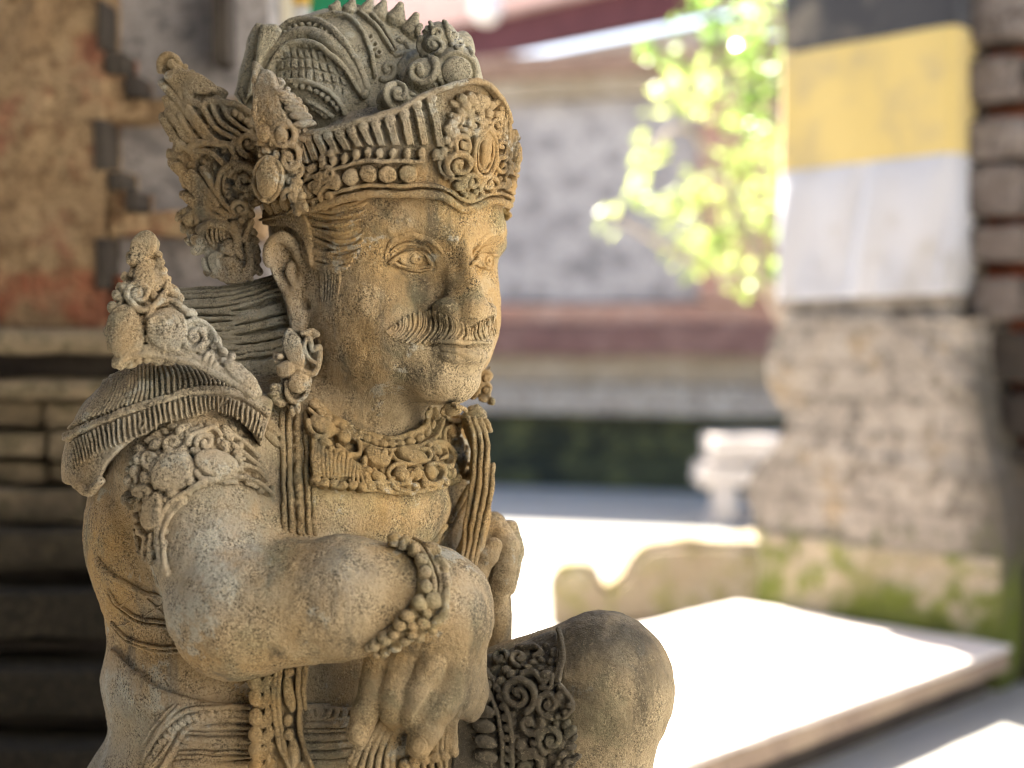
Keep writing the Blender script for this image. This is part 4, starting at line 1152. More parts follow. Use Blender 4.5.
# ---- crown band round the brow
def band_prim(sh=0.0):
    def f(X, Y, Z):
        x = X - HC[0]; y = Y - HC[1]; c = Z - HC[2]
        a = x * HA[0] + y * HA[1]; b = x * HB[0] + y * HB[1] - 8
        t = np.clip((c - 36) / 96, 0, 1.4)
        s_ = np.sin(np.clip(t, 0, 1) * math.pi)
        ra = 115 + 15 * t + 5 * s_; rb = 133 + 25 * t + 5 * s_
        q = np.sqrt((a / ra) ** 2 + (b / rb) ** 2) + 1e-6
        rr = np.sqrt(a * a + b * b) / q
        dr = (q - 1) * np.minimum(rr, 150) + sh
        ph = np.arctan2(np.abs(a), b)
        top = 120 + 46 * np.exp(-(ph / np.where(a > 0, 0.30, 0.52)) ** 2)
        bot = 56 - 12 * np.exp(-(ph / 0.17) ** 2) - 22 * np.clip((ph - 0.7) / 0.8, 0, 1)
        dz = np.maximum(c - top, bot - c) * 0.85
        rnd = 3.0
        qa = np.maximum(dr + rnd, 0); qb = np.maximum(dz + rnd, 0)
        return np.minimum(np.maximum(dr, dz) + rnd, 0) + np.sqrt(qa ** 2 + qb ** 2) - rnd
    return Prim(f, HC + np.array([-175, -175, 30]), HC + np.array([175, 175, 202]))
BAND = Carve([band_prim()])
def band_px(ph, c):
    """pixel of a point on the band (ph: angle from the front, negative towards the lens side)"""
    t = min(max((c - 36) / 96, 0), 1.4); s_ = math.sin(min(t, 1) * math.pi)
    ra = 115 + 15 * t + 5 * s_; rb = 133 + 25 * t + 5 * s_
    q = math.sqrt((math.sin(ph) / ra) ** 2 + (math.cos(ph) / rb) ** 2)
    P = H(math.sin(ph) / q, math.cos(ph) / q + 8, c)
    kk = 1 + P[1] / FPX
    return (P[0] / kk + 512, 384 - P[2] / kk)
def btop(ph): return 120 + 46 * math.exp(-(ph / (0.30 if ph > 0 else 0.52)) ** 2)
def bbot(ph): return 56 - 12 * math.exp(-(abs(ph) / 0.17) ** 2) - 22 * min(max((abs(ph) - 0.7) / 0.8, 0), 1)
R = Relief(BAND, 4.2)
PHS = np.linspace(-2.0, 0.95, 60)
def ring(fc, r, lift=0.3, lo=-2.0, hi=0.95): R.line([band_px(p, fc(p)) for p in PHS if lo <= p <= hi], r, r, lift, 0)
ring(lambda p: btop(p) - 2.5, 2.6, 0.4)
ring(lambda p: bbot(p) + 4, 3.6, 0.15)
ring(lambda p: bbot(p) + 11.5, 1.7, 0.3)
ring(lambda p: bbot(p) + 33, 1.7, 0.3, hi=-0.33); ring(lambda p: bbot(p) + 33, 1.7, 0.3, lo=0.33)
mid = lambda p: 0.5 * (btop(p) + bbot(p))
for p in list(np.arange(-1.72, -0.36, 0.128)) + list(np.arange(0.40, 0.95, 0.128)):
    x, y = band_px(p, bbot(p) + 21.5); R.bead(x, y, 8.4 * (0.5 + 0.5 * math.cos(p + 0.75)), 8.0, -8, 3.0)
for p in list(np.arange(-1.75, -0.27, 0.085)) + list(np.arange(0.30, 0.95, 0.085)):
    hi_ = btop(p) - 8; lo_ = bbot(p) + 40 + 3 * abs(p)
    xa, ya = band_px(p, hi_); xb, yb = band_px(p + 0.05, lo_ + 6)
    sx = 0.5 + 0.5 * math.cos(p + 0.7)
    R.bead(xa, ya, 5.4 * sx, 4.6, 0, 2.8)
    for o_ in (-2.9, 0.0, 2.9): R.line([(xa + o_ * sx, ya + 3), (xb + o_ * sx * .8, yb)], 1.25, 0.95, 0.25, 0)
    if p < -0.3 or p > 0.35:
        xm, ym = band_px(p + 0.03, lo_ - 1); R.bead(xm, ym, 3.6 * sx, 4.4, 20, 2.8); R.line([(xm + 2.5 * sx, ym - 1), (xm + 2 * sx, ym + 4), (xm - 2.5, ym + 6)], 1.1, 0.7, 0.2, 3)
R.fill(c6((320, 20), (560, 40), (640, 200), (640, 480), (540, 620), (420, 680), (300, 600), (190, 480), (180, 350), (260, 170)), 7.0, 3.0, 3)
# front medallion, traced
dx, dy = c6((480, 375))[0]
drop = c6((495, 215), (530, 270), (548, 350), (545, 430), (520, 500), (475, 530), (425, 510), (398, 450), (395, 370), (420, 290), (460, 240), (495, 215))
R.line(drop, 2.6, 2.6, 0.5); R.line(c6((492, 250), (520, 300), (530, 370), (520, 440), (490, 485), (450, 480), (425, 430), (425, 360), (445, 300), (492, 250)), 1.5, 1.5, 0.4)
R.leaf(*c6((488, 260))[0], *c6((470, 470))[0], 6.5, 3.0)
R.spiral(*c6((310, 445))[0], 14, 130, 1.5, 1, 3.4, 2.2, 3.2, 0.5, 0.2); R.spiral(*c6((330, 310))[0], 9, 150, 1.2, 1, 2.6, 1.8, 2.6, 0.5, 0.2)
R.spiral(*c6((405, 185))[0], 9, 100, 1.2, -1, 2.8, 2.0, 3.0, 0.5, 0.2); R.spiral(*c6((555, 190))[0], 8, 60, 1.1, 1, 2.4, 1.7, 2.6, 0.5, 0.2, 1.2)
R.spiral(*c6((395, 555))[0], 9, 150, 1.3, 1, 2.6, 1.8, 2.8, 0.5, 0.2); R.spiral(*c6((515, 565))[0], 7.5, 0, 1.2, -1, 2.3, 1.7, 2.4, 0.5, 0.2)
R.spiral(*c6((590, 460))[0], 9, 0, 1.2, -1, 2.6, 1.7, 2.4, 0.5, 0.2, 1.2); R.spiral(*c6((585, 330))[0], 6, 30, 1.0, -1, 2.2, 1.5, 2, 0.5)
for q in ((500, 110, 4.6), (455, 130, 3.8), (365, 65, 5), (410, 40, 5), (445, 20, 4.5), (330, 110, 4.6), (520, 60, 4.2), (345, 20, 4), (240, 235, 4), (225, 290, 3.6), (205, 360, 4), (190, 400, 3), (460, 590, 4), (430, 620, 3.4), (350, 640, 3.2), (500, 170, 3), (620, 500, 3.2), (565, 270, 3.2)):
    R.bead(*c6(q[:2])[0], q[2], q[2], 0, q[2] * 0.8)
R.line(c6((220, 215), (270, 185), (320, 175)), 2.2, 1.4, 0.4); R.line(c6((240, 320), (270, 290), (290, 240)), 2.2, 1.4, 0.4); R.line(c6((600, 250), (620, 300), (600, 380)), 2.0, 1.4, 0.4)
R.line(c6((330, 180), (350, 130), (400, 90), (450, 100)), 2.0, 1.4, 0.4); R.line(c6((540, 120), (590, 140), (600, 210)), 2.0, 1.4, 0.4)
R.line(c6((180, 430), (200, 500), (250, 530), (300, 540)), 1.6, 1.4, 0.4)
for q in ((275, 180, 7, 4, -30), (250, 250, 5, 4, 30), (280, 250, 5, 7, 30), (365, 240, 6, 5, 40), (360, 330, 4, 8, 0), (425, 270, 3, 6, 30), (330, 560, 5, 8, 30), (300, 590, 5, 4, 0), (460, 560, 5, 4, 0), (540, 610, 5, 4, 20), (395, 660, 6, 5, 20), (560, 130, 4, 7, -30), (600, 200, 3, 6, -10), (610, 400, 4, 6, 0), (640, 470, 5, 5, 0), (620, 560, 7, 4, 30), (470, 175, 5, 5, 0), (385, 120, 6, 5, 40), (440, 70, 7, 6, 0), (480, 40, 6, 6, 0), (395, 20, 5, 6, 0), (300, 150, 6, 4, -40), (230, 410, 4, 5, 0)):
    R.bead(*c6(q[:2])[0], q[2], q[3], q[4], 3.0)
R.comb(c6((570, 90), (620, 130), (680, 190), (730, 260)), c6((585, 270), (640, 330), (680, 370), (735, 420)), 9, 1.7, 1.3, 0, 0.2)
for q in ((640, 390), (680, 400), (710, 420)): R.bead(*c6(q)[0], 2.6, 6.5, 10, 3)
R.line(c6((540, 600), (600, 590), (660, 630), (665, 690)), 2.0, 2.0, 0.3); R.line(c6((560, 585), (620, 570), (690, 610), (700, 680)), 1.8, 1.6, 0.3); R.line(c6((630, 460), (690, 480), (725, 540)), 2.2, 1.8, 0.3)
# scroll column where the band meets the ear leaf
for q, sg in (((165, 520), 1), ((180, 650), -1), ((90, 580), 1)): R.spiral(*c5(q)[0], 9, -90, 1.2, sg, 2.2, 1.6, 3, 0.4)
for q in ((130, 415), (185, 375), (60, 470), (160, 715), (90, 690), (60, 640), (40, 520)): R.bead(*c5(q)[0], 4, 4.4, 0, 3)
BANDC = Carve([band_prim(4.2 * DEPTH)] + R.prims())
part_mesh("crown_band", BANDC, 0.9, M_crown, statue, (0.05, 0, 0.1), lo=(-310, -170, 160), hi=(60, 170, 330))
# ---- flame-shaped wing behind the ear
wing_o = c1((30, 75), (75, 38), (130, 55), (185, 95), (270, 150), (340, 210), (420, 300), (520, 380), (620, 440), (700, 560), (760, 700), (780, 900)) + c2((640, 330), (680, 560), (700, 680), (600, 755), (470, 768), (390, 740), (310, 710), (300, 600), (240, 580), (210, 540), (190, 480), (160, 420), (145, 330), (175, 295), (225, 300), (190, 230), (170, 150), (130, 70), (80, 10)) + c1((80, 690), (95, 620), (60, 540), (40, 480), (50, 450), (20, 360), (10, 330), (50, 300), (45, 250), (60, 210), (35, 150))
WW = lambda px, py: -8 - 0.28 * (px - 225) + 0.02 * py
WB = Carve([plate(wing_o, WW, 13, 6, dome=8)])
R = Relief(WB, 2.4)
R.line(c1((40, 150), (42, 95), (80, 60), (130, 75), (160, 110)), 4.0, 3.0, 0.3); R.leaf(*c1((60, 170))[0], *c1((390, 300))[0], 11, 6, 0.3)
for q in [((110, 110), (200, 190), (300, 260), (400, 300)), ((60, 240), (130, 330), (200, 430), (290, 560), (340, 630)), ((80, 350), (150, 440), (210, 560), (260, 640)),
          ((110, 200), (180, 330), (230, 450), (300, 560)), ((60, 460), (110, 560), (170, 640), (230, 690)), ((95, 430), (150, 520), (190, 590), (250, 640))]: R.line(c1(*q), 4.6, 3.4, 0.2)
R.line(c1((290, 390), (240, 370), (205, 320), (225, 275), (290, 260), (360, 280), (440, 320), (520, 370)), 3.6, 3.0, 0.6); R.line(c1((240, 320), (260, 290), (330, 300)), 2.4, 2, 0.4)
R.line(c1((205, 330), (230, 420), (290, 520), (370, 610), (420, 640)), 3.2, 2.6, 0.6); R.line(c1((300, 400), (340, 370), (420, 375), (520, 400), (610, 450)), 3.4, 3.0, 0.6)
R.line(c1((310, 420), (350, 500), (430, 570), (520, 620)), 3.0, 2.4, 0.5); R.line(c1((370, 400), (380, 450), (440, 520), (540, 590)), 2.6, 2.2, 0.5); R.line(c1((430, 400), (460, 460), (540, 530), (590, 560)), 2.4, 2.0, 0.5)
for q in ((500, 440), (540, 465), (575, 490), (605, 520)): R.bead(*c1(q)[0], 4.0, 3.0, 60, 3.5)
R.line(c1((230, 660), (300, 640), (400, 640), (470, 650), (500, 700)), 3.6, 3.0, 0.6); R.line(c1((240, 690), (330, 690), (400, 740), (430, 768)), 2.8, 2.4, 0.5)
R.spiral(*c1((595, 640))[0], 12, 90, 1.3, 1, 3.2, 2.2, 3.2, 0.5); R.bead(*c1((500, 640))[0], 4.5, 5.0, 0, 4); R.bead(*c1((510, 740))[0], 5, 4, 0, 4)
R.spiral(*c2((575, 100))[0], 15, 200, 1.4, 1, 3.2, 2.2, 3.4, 0.5); R.line(c2((620, 20), (500, 0), (420, 60), (400, 150), (430, 230), (500, 300)), 3.2, 2.8, 0.6); R.line(c2((560, 10), (470, 50), (440, 120), (460, 200)), 2.2, 1.8, 0.4)
for q in ((470, 130), (460, 165), (475, 200), (500, 235), (590, 190), (560, 210)): R.bead(*c2(q)[0], 2.8, 2.8, 0, 2.6)
R.spiral(*c2((555, 280))[0], 9, 180, 1.2, 1, 2.8, 2.0, 3, 0.5); R.line(c2((500, 370), (530, 440), (570, 480), (590, 430), (620, 360)), 3.0, 2.4, 0.4)
for q in [((130, 20), (250, 140), (360, 260), (470, 330)), ((180, 190), (280, 270), (380, 340), (440, 350)), ((200, 215), (300, 300), (400, 365)), ((230, 60), (320, 160), (400, 250)), ((180, 100), (270, 190), (370, 280)), ((300, 40), (360, 130), (400, 190)), ((190, 250), (280, 340), (360, 370))]: R.line(c2(*q), 4.2, 3.2, 0.2)
R.leaf(*c2((195, 205))[0], *c2((370, 295))[0], 4.5, 4)
R.line(c2((150, 420), (155, 320), (200, 300), (260, 340), (270, 380)), 3.2, 2.6, 0.6); R.bead(*c2((210, 350))[0], 7, 5.5, 30, 5); R.bead(*c2((275, 485))[0], 7, 6.5, 0, 6); R.bead(*c2((265, 555))[0], 5.5, 5.5, 0, 5); R.bead(*c2((215, 490))[0], 3.5, 3.5, 0, 3)
R.line(c2((290, 420), (340, 390), (430, 385), (500, 420), (530, 500), (500, 560), (450, 540)), 4.0, 3.4, 0.7); R.bead(*c2((475, 525))[0], 7, 7.5, 0, 6)
R.comb(c2((310, 430), (390, 410), (450, 400)), c2((340, 510), (400, 500), (450, 470)), 6, 1.6, 1.2, 0.1, 0.3)
for off in (0, 16, 34): R.line(c2((400 + off, 570), (365 + off * 1.2, 610), (385 + off * 1.1, 680 - off * .4), (460, 735 - off * 1.2), (560, 725 - off * 1.5), (620 - off * .4, 650 - off), (620 - off * .5, 560), (600 - off * .3, 500)), 2.4, 2.2, 0.5)
R.bead(*c2((480, 640))[0], 11, 8, 20, 4); R.line(c2((320, 620), (340, 680), (390, 710)), 3, 2.4, 0.4)
R.fill(wing_o, 9.0, 3.4, 5)
part_mesh("crown_wing", Carve(WB.p + [sink(2.4)] + R.prims()), 1.0, M_crown, statue, (0.25, 0.05, 0.1))

# ---- upright leaf standing in front of the wing
leaf_o = c1((650, 130), (720, 160), (790, 200), (860, 240), (920, 310), (980, 380), (1010, 450), (1000, 540), (960, 640), (930, 768)) + c2((930, 60), (960, 180), (990, 300), (960, 330), (900, 330), (850, 250), (800, 220), (700, 230), (640, 160), (640, 0)) + c1((640, 700), (650, 640), (625, 560), (610, 460), (620, 350), (640, 260), (620, 200))
LW = lambda px, py: -90 - 0.12 * (px - 280) + 0.04 * py
LB = Carve([plate(leaf_o, LW, 9, 5, dome=9)])
R = Relief(LB, 3.6)
R.line(c1((650, 135), (640, 250), (650, 350), (640, 450), (660, 560)), 3.0, 2.4, 0.2)
R.bead(*c1((720, 330))[0], 12, 26, -8, 3.0); R.bead(*c1((740, 470))[0], 16, 14, 0, 2.4)
R.spiral(*c1((740, 400))[0], 5.5, 150, .6, 1, 1.6, 1.4, 0, 0.6, 0.8); R.bead(*c1((740, 415))[0], 2.8, 3.4, 0, 3.5)
for q in ((795, 300, 20), (835, 345, 14), (870, 395, 8), (905, 440, 2), (930, 490, -6)): R.bead(*c1((q[0] + 25, q[1] + 5))[0], 10.5, 3.9, q[2], 5)
R.bead(*c1((700, 570))[0], 7.5, 8, 0, 6, 0.2); R.bead(*c1((808, 572))[0], 6.5, 7.5, 0, 6, 0.2)
R.spiral(*c1((815, 570))[0], 13, -60, 1.0, 1, 2.8, 2.4, 0, 0.5, 0.75); R.line(c1((660, 520), (690, 480), (740, 500), (755, 560), (745, 640)), 2.2, 2, 0.4); R.line(c1((780, 500), (850, 480), (890, 560), (850, 630), (770, 640)), 2.4, 2, 0.4)
oc = c2((725, 90))[0]
R.bead(oc[0], oc[1] - 1, 10.5, 18, 0, 6); R.line([(oc[0] + 13 * math.cos(a), oc[1] + 21 * math.sin(a)) for a in np.linspace(0, 6.283, 24)], 2.2, 2.2, 0.4, 0)
R.spiral(*c1((850, 730))[0], 12, -100, 1.2, 1, 3.0, 2.0, 3.5, 0.5, 0.2, 1.3); R.spiral(*c2((880, 20))[0], 9, 60, 1.0, -1, 2.6, 2, 3, 0.4)
R.bead(*c2((905, 110))[0], 6, 5, 20, 5); R.bead(*c2((890, 140))[0], 5, 3.5, 20, 4); R.spiral(*c2((870, 195))[0], 8, 160, 1.1, 1, 2.6, 2, 3, 0.4); R.bead(*c2((960, 270))[0], 4, 4, 0, 3); R.bead(*c2((940, 200))[0], 5, 4, 0, 4)
R.fill(leaf_o, 8.0, 3.0, 6)
part_mesh("crown_leaf", Carve(LB.p + [sink(3.6)] + R.prims()), 0.9, M_crown, statue, (0.2, 0, 0.1))

# ---- near ear ornament
er = c8((165, 290), (190, 210), (260, 145), (340, 115), (420, 150), (445, 230), (455, 290), (430, 400), (400, 500), (360, 600), (320, 680), (270, 680), (215, 660), (165, 590), (130, 520), (150, 430))
EB = Carve([plate(er, lambda a, b: -76 + 0 * a, 11, 5, dome=6)])
R = Relief(EB, 3.2)
R.line(c8((240, 160), (170, 240), (170, 330)), 2.6, 2.2, 0.5); R.line(c8((265, 140), (235, 210), (255, 300), (320, 380), (400, 400), (440, 300), (440, 190), (390, 140), (330, 150)), 3.2, 2.6, 0.5)
R.bead(*c8((290, 260))[0], 8, 17, -15, 4.5, 0.2); R.line(c8((440, 230), (400, 250), (385, 200), (360, 180), (345, 230), (370, 300), (420, 340)), 2.6, 2.0, 0.6)
R.bead(*c8((228, 380))[0], 10, 7.5, -20, 5.5, 0.3); R.bead(*c8((308, 460))[0], 9.5, 10.5, 0, 6, 0.3); R.line(c8((235, 460), (240, 540), (290, 585), (350, 550), (375, 470), (365, 420)), 2.4, 2.2, 0.6)
for q in ((160, 490, 5, 3.2, -20), (155, 530, 6, 3.4, -20), (175, 575, 8, 4, 40), (270, 640, 3.4, 5.5, 0), (305, 625, 3.2, 5, 0), (335, 655, 3, 3, 0), (470, 240, 4, 5, 0), (195, 300, 4, 3.4, 0)): R.bead(*c8(q[:2])[0], q[2], q[3], q[4], 4.5, 0.2)
part_mesh("earring", Carve(EB.p + [sink(3.2)] + R.prims()), 0.9, M_stone, statue, (0.35, 0.15, 0))
# far ear ornament
fe = d3((870, 40), (900, 0), (955, -40), (985, -20), (965, 30), (990, 70), (990, 160), (975, 185), (940, 160), (880, 150), (868, 100))
FB = Carve([plate(fe, lambda a, b: 40 + 0 * a, 12, 5, dome=6)])
R = Relief(FB, 2.5); R.spiral(*d3((940, 35))[0], 8, 120, 1.2, 1, 2.6, 2, 3.4, 0.4); R.spiral(*d3((945, 95))[0], 7.5, 160, 1.0, 1, 2.4, 2, 3, 0.4); R.line(d3((890, 40), (905, 100), (880, 140)), 2.4, 2, 0.4); R.bead(*d3((975, 150))[0], 3.2, 4.5, 0, 3.5); R.bead(*d3((930, 145))[0], 5, 3, 10, 3)
part_mesh("earring", Carve(FB.p + [sink(2.5)] + R.prims()), 1.0, M_crown, statue, (0.1, 0, 0.2))

# ---- shoulder guard with its pleats and scalloped hem
hem = [(40, 330), (300, 330), (300, 392), (276, 402), (268, 432), (262, 452)] + d2((625, 200), (600, 150), (560, 110), (540, 80), (490, 75), (455, 45), (410, 70), (330, 85), (255, 100), (215, 110), (165, 150), (130, 160), (85, 200), (40, 240), (0, 285)) + [(98, 488), (84, 499), (72, 488), (40, 480)]
SG = Carve([ell(S(176, 470, -66), (108, 98, 110)), cap(S(176, 440, -66), S(258, 440, -84), 70, 44, k=24)])
SG.add(plate(hem, lambda a, b: 0 * a, None, op='i', k=5))
R = Relief(SG, 2.6)
rope = [(66, 436), (92, 424), (128, 408), (165, 396), (205, 388), (240, 392), (268, 410)]
R.beads(rope, 46, 3.0, 3.2, 1.0); R.line([(x, y + 3) for x, y in rope], 2.4, 2.4, 0.2)
R.comb([(70, 428), (82, 396), (106, 372)], [(112, 384), (112, 384), (112, 384)], 2, 1.5)
R.comb([(76, 424), (110, 410), (150, 396), (200, 384), (236, 386), (262, 402)], [(106, 374), (125, 366), (150, 362), (190, 366), (226, 376), (256, 396)], 44, 1.55, 1.2, 0.06, 0.3)
R.comb([(70, 444), (92, 432), (128, 416), (165, 403), (205, 396), (238, 400), (266, 418)], [(74, 470), (96, 455), (132, 438), (168, 424), (206, 411), (236, 418), (262, 440)], 46, 1.5, 0.8, 0.0, 0.15)
hl = d2((20, 285), (85, 205), (165, 152), (255, 104), (330, 88), (410, 72), (455, 52))
R.line([(76, 486), (88, 494), (100, 482)] + hl, 3.2, 3.0, 0.1)
R.bead(*d2((135, 100))[0], 4.2, 5, 20, 2.5); R.bead(*d2((135, 98))[0], 2.0, 2.4, 0, 6, 0.0, 's'); R.bead(*d2((490, 10))[0], 2.6, 5.0, 60, 6, 0.0, 's')
part_mesh("shoulder_guard", Carve(SG.p + [sink(1.6)] + R.prims()), 1.0, M_stone, statue, (0.3, 0.05, 0))

# ---- tall leaf rising from the shoulder guard
fin = d1((245, 40), (215, 60), (165, 115), (130, 190), (105, 260), (85, 310), (75, 360), (48, 420), (50, 480), (60, 540), (72, 590), (85, 640), (130, 640), (230, 620), (330, 620), (440, 640), (540, 690), (640, 760), (740, 770), (700, 690), (600, 580), (520, 490), (440, 410), (400, 350), (370, 310), (320, 270), (300, 190), (275, 110), (265, 50))
FW = lambda px, py: -148 + 0.12 * (px - 170) + (400 - py) * 0.20
FN = Carve([plate(fin, FW, 9, 5, dome=9)])
R = Relief(FN, 3.4)
for o_, r_ in ((0, 3.2), (13, 2.0), (24, 2.0)):
    R.line(d1((85, 625 - o_), (130, 585 - o_), (220, 562 - o_), (330, 575 - o_), (450, 615 - o_), (560, 670 - o_), (680, 745 - o_)) if o_ else d1((80, 625), (130, 592), (220, 568), (330, 582), (450, 622), (560, 678), (680, 750)), r_, r_, 0.4)
R.bead(*d1((125, 490))[0], 14.5, 23, -5, 5, 0.2); R.line(d1((70, 560), (62, 470), (90, 395), (140, 380), (180, 430), (195, 500), (180, 555)), 2.6, 2.4, 0.5)
R.bead(*d1((305, 465))[0], 18, 19, 0, 5.5, 0.15); R.spiral(*d1((262, 450))[0], 10, 60, 1.4, -1, 2.8, 2.0, 2.6, 1.6, 0.2); R.line(d1((225, 430), (250, 370), (320, 345), (390, 390), (420, 415)), 3.2, 2.6, 0.5); R.line(d1((220, 500), (260, 545), (330, 560), (380, 540)), 2.4, 2, 0.4)
R.spiral(*d1((425, 500))[0], 14, 200, 1.3, -1, 3.0, 2.2, 4.2, 0.5, 0.2); R.line(d1((390, 440), (440, 430), (500, 480), (530, 540)), 2.8, 2.2, 0.5); R.line(d1((385, 550), (430, 590), (480, 610)), 2.4, 2, 0.4)
R.spiral(*d1((190, 315))[0], 12, 150, 1.4, 1, 3.0, 2.2, 4, 0.5, 0.2); R.line(d1((150, 350), (190, 385), (250, 370), (300, 310), (310, 250)), 3.2, 2.6, 0.5)
R.line(d1((150, 185), (150, 150), (185, 135), (200, 165), (190, 190)), 1.8, 1.5, 0.6); R.bead(*d1((170, 170))[0], 5.0, 5.5, 0, 3.2)
for q in ((270, 145, 4.6, 3.2, 20), (278, 180, 5, 3.4, 20), (288, 212, 5.4, 3.6, 15), (295, 245, 5.2, 4, 10), (330, 300, 7, 6, 0), (350, 355, 5, 4, 40), (375, 375, 5, 4, 40), (395, 390, 5.5, 4.4, 40), (465, 590, 3.2, 6, 20), (490, 605, 3, 5.5, 20), (515, 620, 3, 4, 20), (520, 525, 4.6, 3, 30), (545, 560, 4.8, 3, 30), (345, 555, 8, 3.5, 15), (75, 370, 5, 6, 0), (95, 320, 4.5, 5, 0), (55, 480, 3.5, 5, 0), (58, 530, 3.2, 4, 0), (130, 285, 4, 5, 20), (260, 100, 4, 4, 0)): R.bead(*d1(q[:2])[0], q[2], q[3], q[4], 4)
R.bead(*d1((210, 110))[0], 12, 16, 20, 3.0); R.bead(*d1((240, 240))[0], 14, 16, 0, 3.0); R.leaf(*d1((560, 610))[0], *d1((690, 720))[0], 8, 4)
R.fill(fin, 9.0, 3.4, 8)
part_mesh("shoulder_leaf", Carve(FN.p + [sink(3.4)] + R.prims()), 1.0, M_stone, statue, (0.25, 0.1, 0))

# ---- carved band on the upper arm
ab = d2((62, 285), (40, 400), (60, 520), (90, 625), (170, 695), (245, 768), (240, 700), (225, 600), (230, 540), (265, 465), (330, 405), (450, 355), (560, 350), (640, 375), (695, 430), (690, 330), (640, 230), (590, 150), (540, 110), (460, 95), (270, 90), (180, 130), (110, 200))
AB = Carve([cap(S(190, 455, -75), S(232, 590, -125), 77, 64), plate(ab, lambda a, b: 0 * a, None, op='i', k=4)])
R = Relief(AB, 3.2)
for o_ in (0, 20): R.line(d2((240 - o_ * .6, 740 - o_), (226 - o_, 640), (222 - o_, 560 - o_ * .6), (262 - o_, 470 - o_), (330 - o_ * .6, 410 - o_), (450, 360 - o_), (560, 352 - o_), (640, 378 - o_), (690, 430 - o_)), 2.3, 2.1, 0.4)
o_c = d2((262, 302))[0]
R.bead(o_c[0], o_c[1], 19, 15, -30, 4.6, 0.3); R.line([(o_c[0] + 21 * math.cos(a) * math.cos(-.52) - 17 * math.sin(a) * math.sin(-.52), o_c[1] + 21 * math.cos(a) * math.sin(-.52) + 17 * math.sin(a) * math.cos(-.52)) for a in np.linspace(0, 6.283, 28)], 2.2, 2.2, 0.4, 0)
R.bead(*d2((455, 275))[0], 21, 13, 8, 6, 0.2); R.spiral(*d2((430, 265))[0], 9.5, 150, 1.5, 1, 2.4, 1.8, 2.2, 1.8, 0.2); R.line(d2((365, 310), (400, 340), (470, 340), (530, 310), (560, 280), (540, 250), (570, 255)), 2.6, 2.0, 0.5)
R.spiral(*d2((405, 185))[0], 9.5, 170, 1.3, 1, 2.6, 2.0, 3, 0.5); R.line(d2((330, 190), (350, 150), (400, 135), (440, 120), (470, 150)), 2.8, 2.2, 0.5); R.line(d2((350, 215), (390, 230), (440, 220)), 2.4, 2, 0.4)
R.spiral(*d2((265, 185))[0], 8.5, 100, 1.2, 1, 2.6, 2.0, 3, 0.5); R.line(d2((235, 220), (290, 220), (325, 180), (325, 140)), 2.4, 2, 0.5); R.bead(*d2((295, 130))[0], 4.5, 6, 20, 4); R.bead(*d2((195, 185))[0], 5, 6, 30, 4)
R.spiral(*d2((175, 250))[0], 7.5, 90, 1.2, 1, 2.4, 1.8, 2.6, 0.4); R.bead(*d2((125, 250))[0], 5, 4.6, 0, 4); R.bead(*d2((150, 325))[0], 5, 5, 0, 4); R.bead(*d2((105, 300))[0], 4, 6, 20, 3.5)
R.spiral(*d2((130, 390))[0], 8.5, 60, 1.2, -1, 2.6, 2.0, 3.4, 0.4); R.bead(*d2((180, 470))[0], 12, 17, 15, 5, 0.2); R.spiral(*d2((178, 440))[0], 9, -60, 1.4, 1, 2.4, 1.8, 2.2, 1.6, 0.2)
for q in ((335, 348, 4.6, 4.2, 0), (260, 395, 5, 4.8, 0), (400, 350, 4, 3, 0), (110, 500, 5.4, 3.4, 20), (120, 540, 6, 3.4, 15), (545, 230, 4.4, 3.4, 30), (555, 300, 4, 3, 60), (490, 190, 4.6, 4.6, 0), (495, 215, 3, 3, 0), (500, 140, 5, 9, -30), (60, 430, 4, 6, 0), (75, 340, 4, 6, 10), (235, 425, 3, 3, 0)): R.bead(*d2(q[:2])[0], q[2], q[3], q[4], 4)
for q in [((120, 560), (150, 580), (145, 640), (160, 690)), ((105, 560), (120, 620), (140, 670)), ((180, 570), (175, 630), (180, 690)), ((520, 190), (580, 240), (640, 290), (670, 350)), ((500, 130), (580, 190), (630, 240)), ((560, 280), (610, 290), (660, 330))]: R.line(d2(*q), 2.6, 2.0, 0.4)
R.fill(ab, 8.0, 3.3, 7)
part_mesh("armband", Carve(AB.p + [sink(3.2)] + R.prims()), 1.0, M_stone, statue, (0.35, 0.05, 0))

# ---- collar and necklace
co = d3((105, 130), (180, 215), (300, 285), (450, 322), (560, 318), (640, 275), (668, 190), (720, 205), (790, 165), (870, 190), (892, 300), (890, 515), (800, 540), (680, 575), (600, 600), (520, 600), (420, 580), (330, 578), (300, 560), (280, 578), (255, 560), (235, 575), (200, 550), (150, 560), (105, 540), (60, 400), (60, 200))
CB = Carve([q for q in BODY.p] + [sink(-9.0), plate(co, lambda a, b: 0 * a, None, op='i', k=3), ell(S(380, 455, -60), (170, 160, 90), None, 'i', 2)])
R = Relief(CB, 3.4)
R.line(d3((100, 130), (180, 215), (300, 285), (450, 322), (560, 318), (640, 275), (675, 190)), 2.2, 2.2, 0.5)
R.beads(d3((110, 165), (180, 235), (300, 307), (440, 345), (560, 345), (650, 305), (700, 220)), 17, 3.6, 3.4, 1.45)
R.line(d3((90, 190), (170, 262), (290, 332), (430, 372), (570, 370), (680, 330), (735, 230), (745, 150)), 1.8, 1.8, 0.5)
R.comb(d3((110, 330), (200, 400), (300, 440), (360, 470)), d3((115, 500), (200, 510), (290, 525), (400, 570)), 17, 1.9, 1.7, 0, 0.3)
R.beads(d3((120, 520), (180, 535), (240, 545), (300, 550), (360, 560), (430, 562)), 8, 4.6, 3.0); R.bead(*d3((257, 515))[0], 2.4, 6, 90, 5, 0, 's')
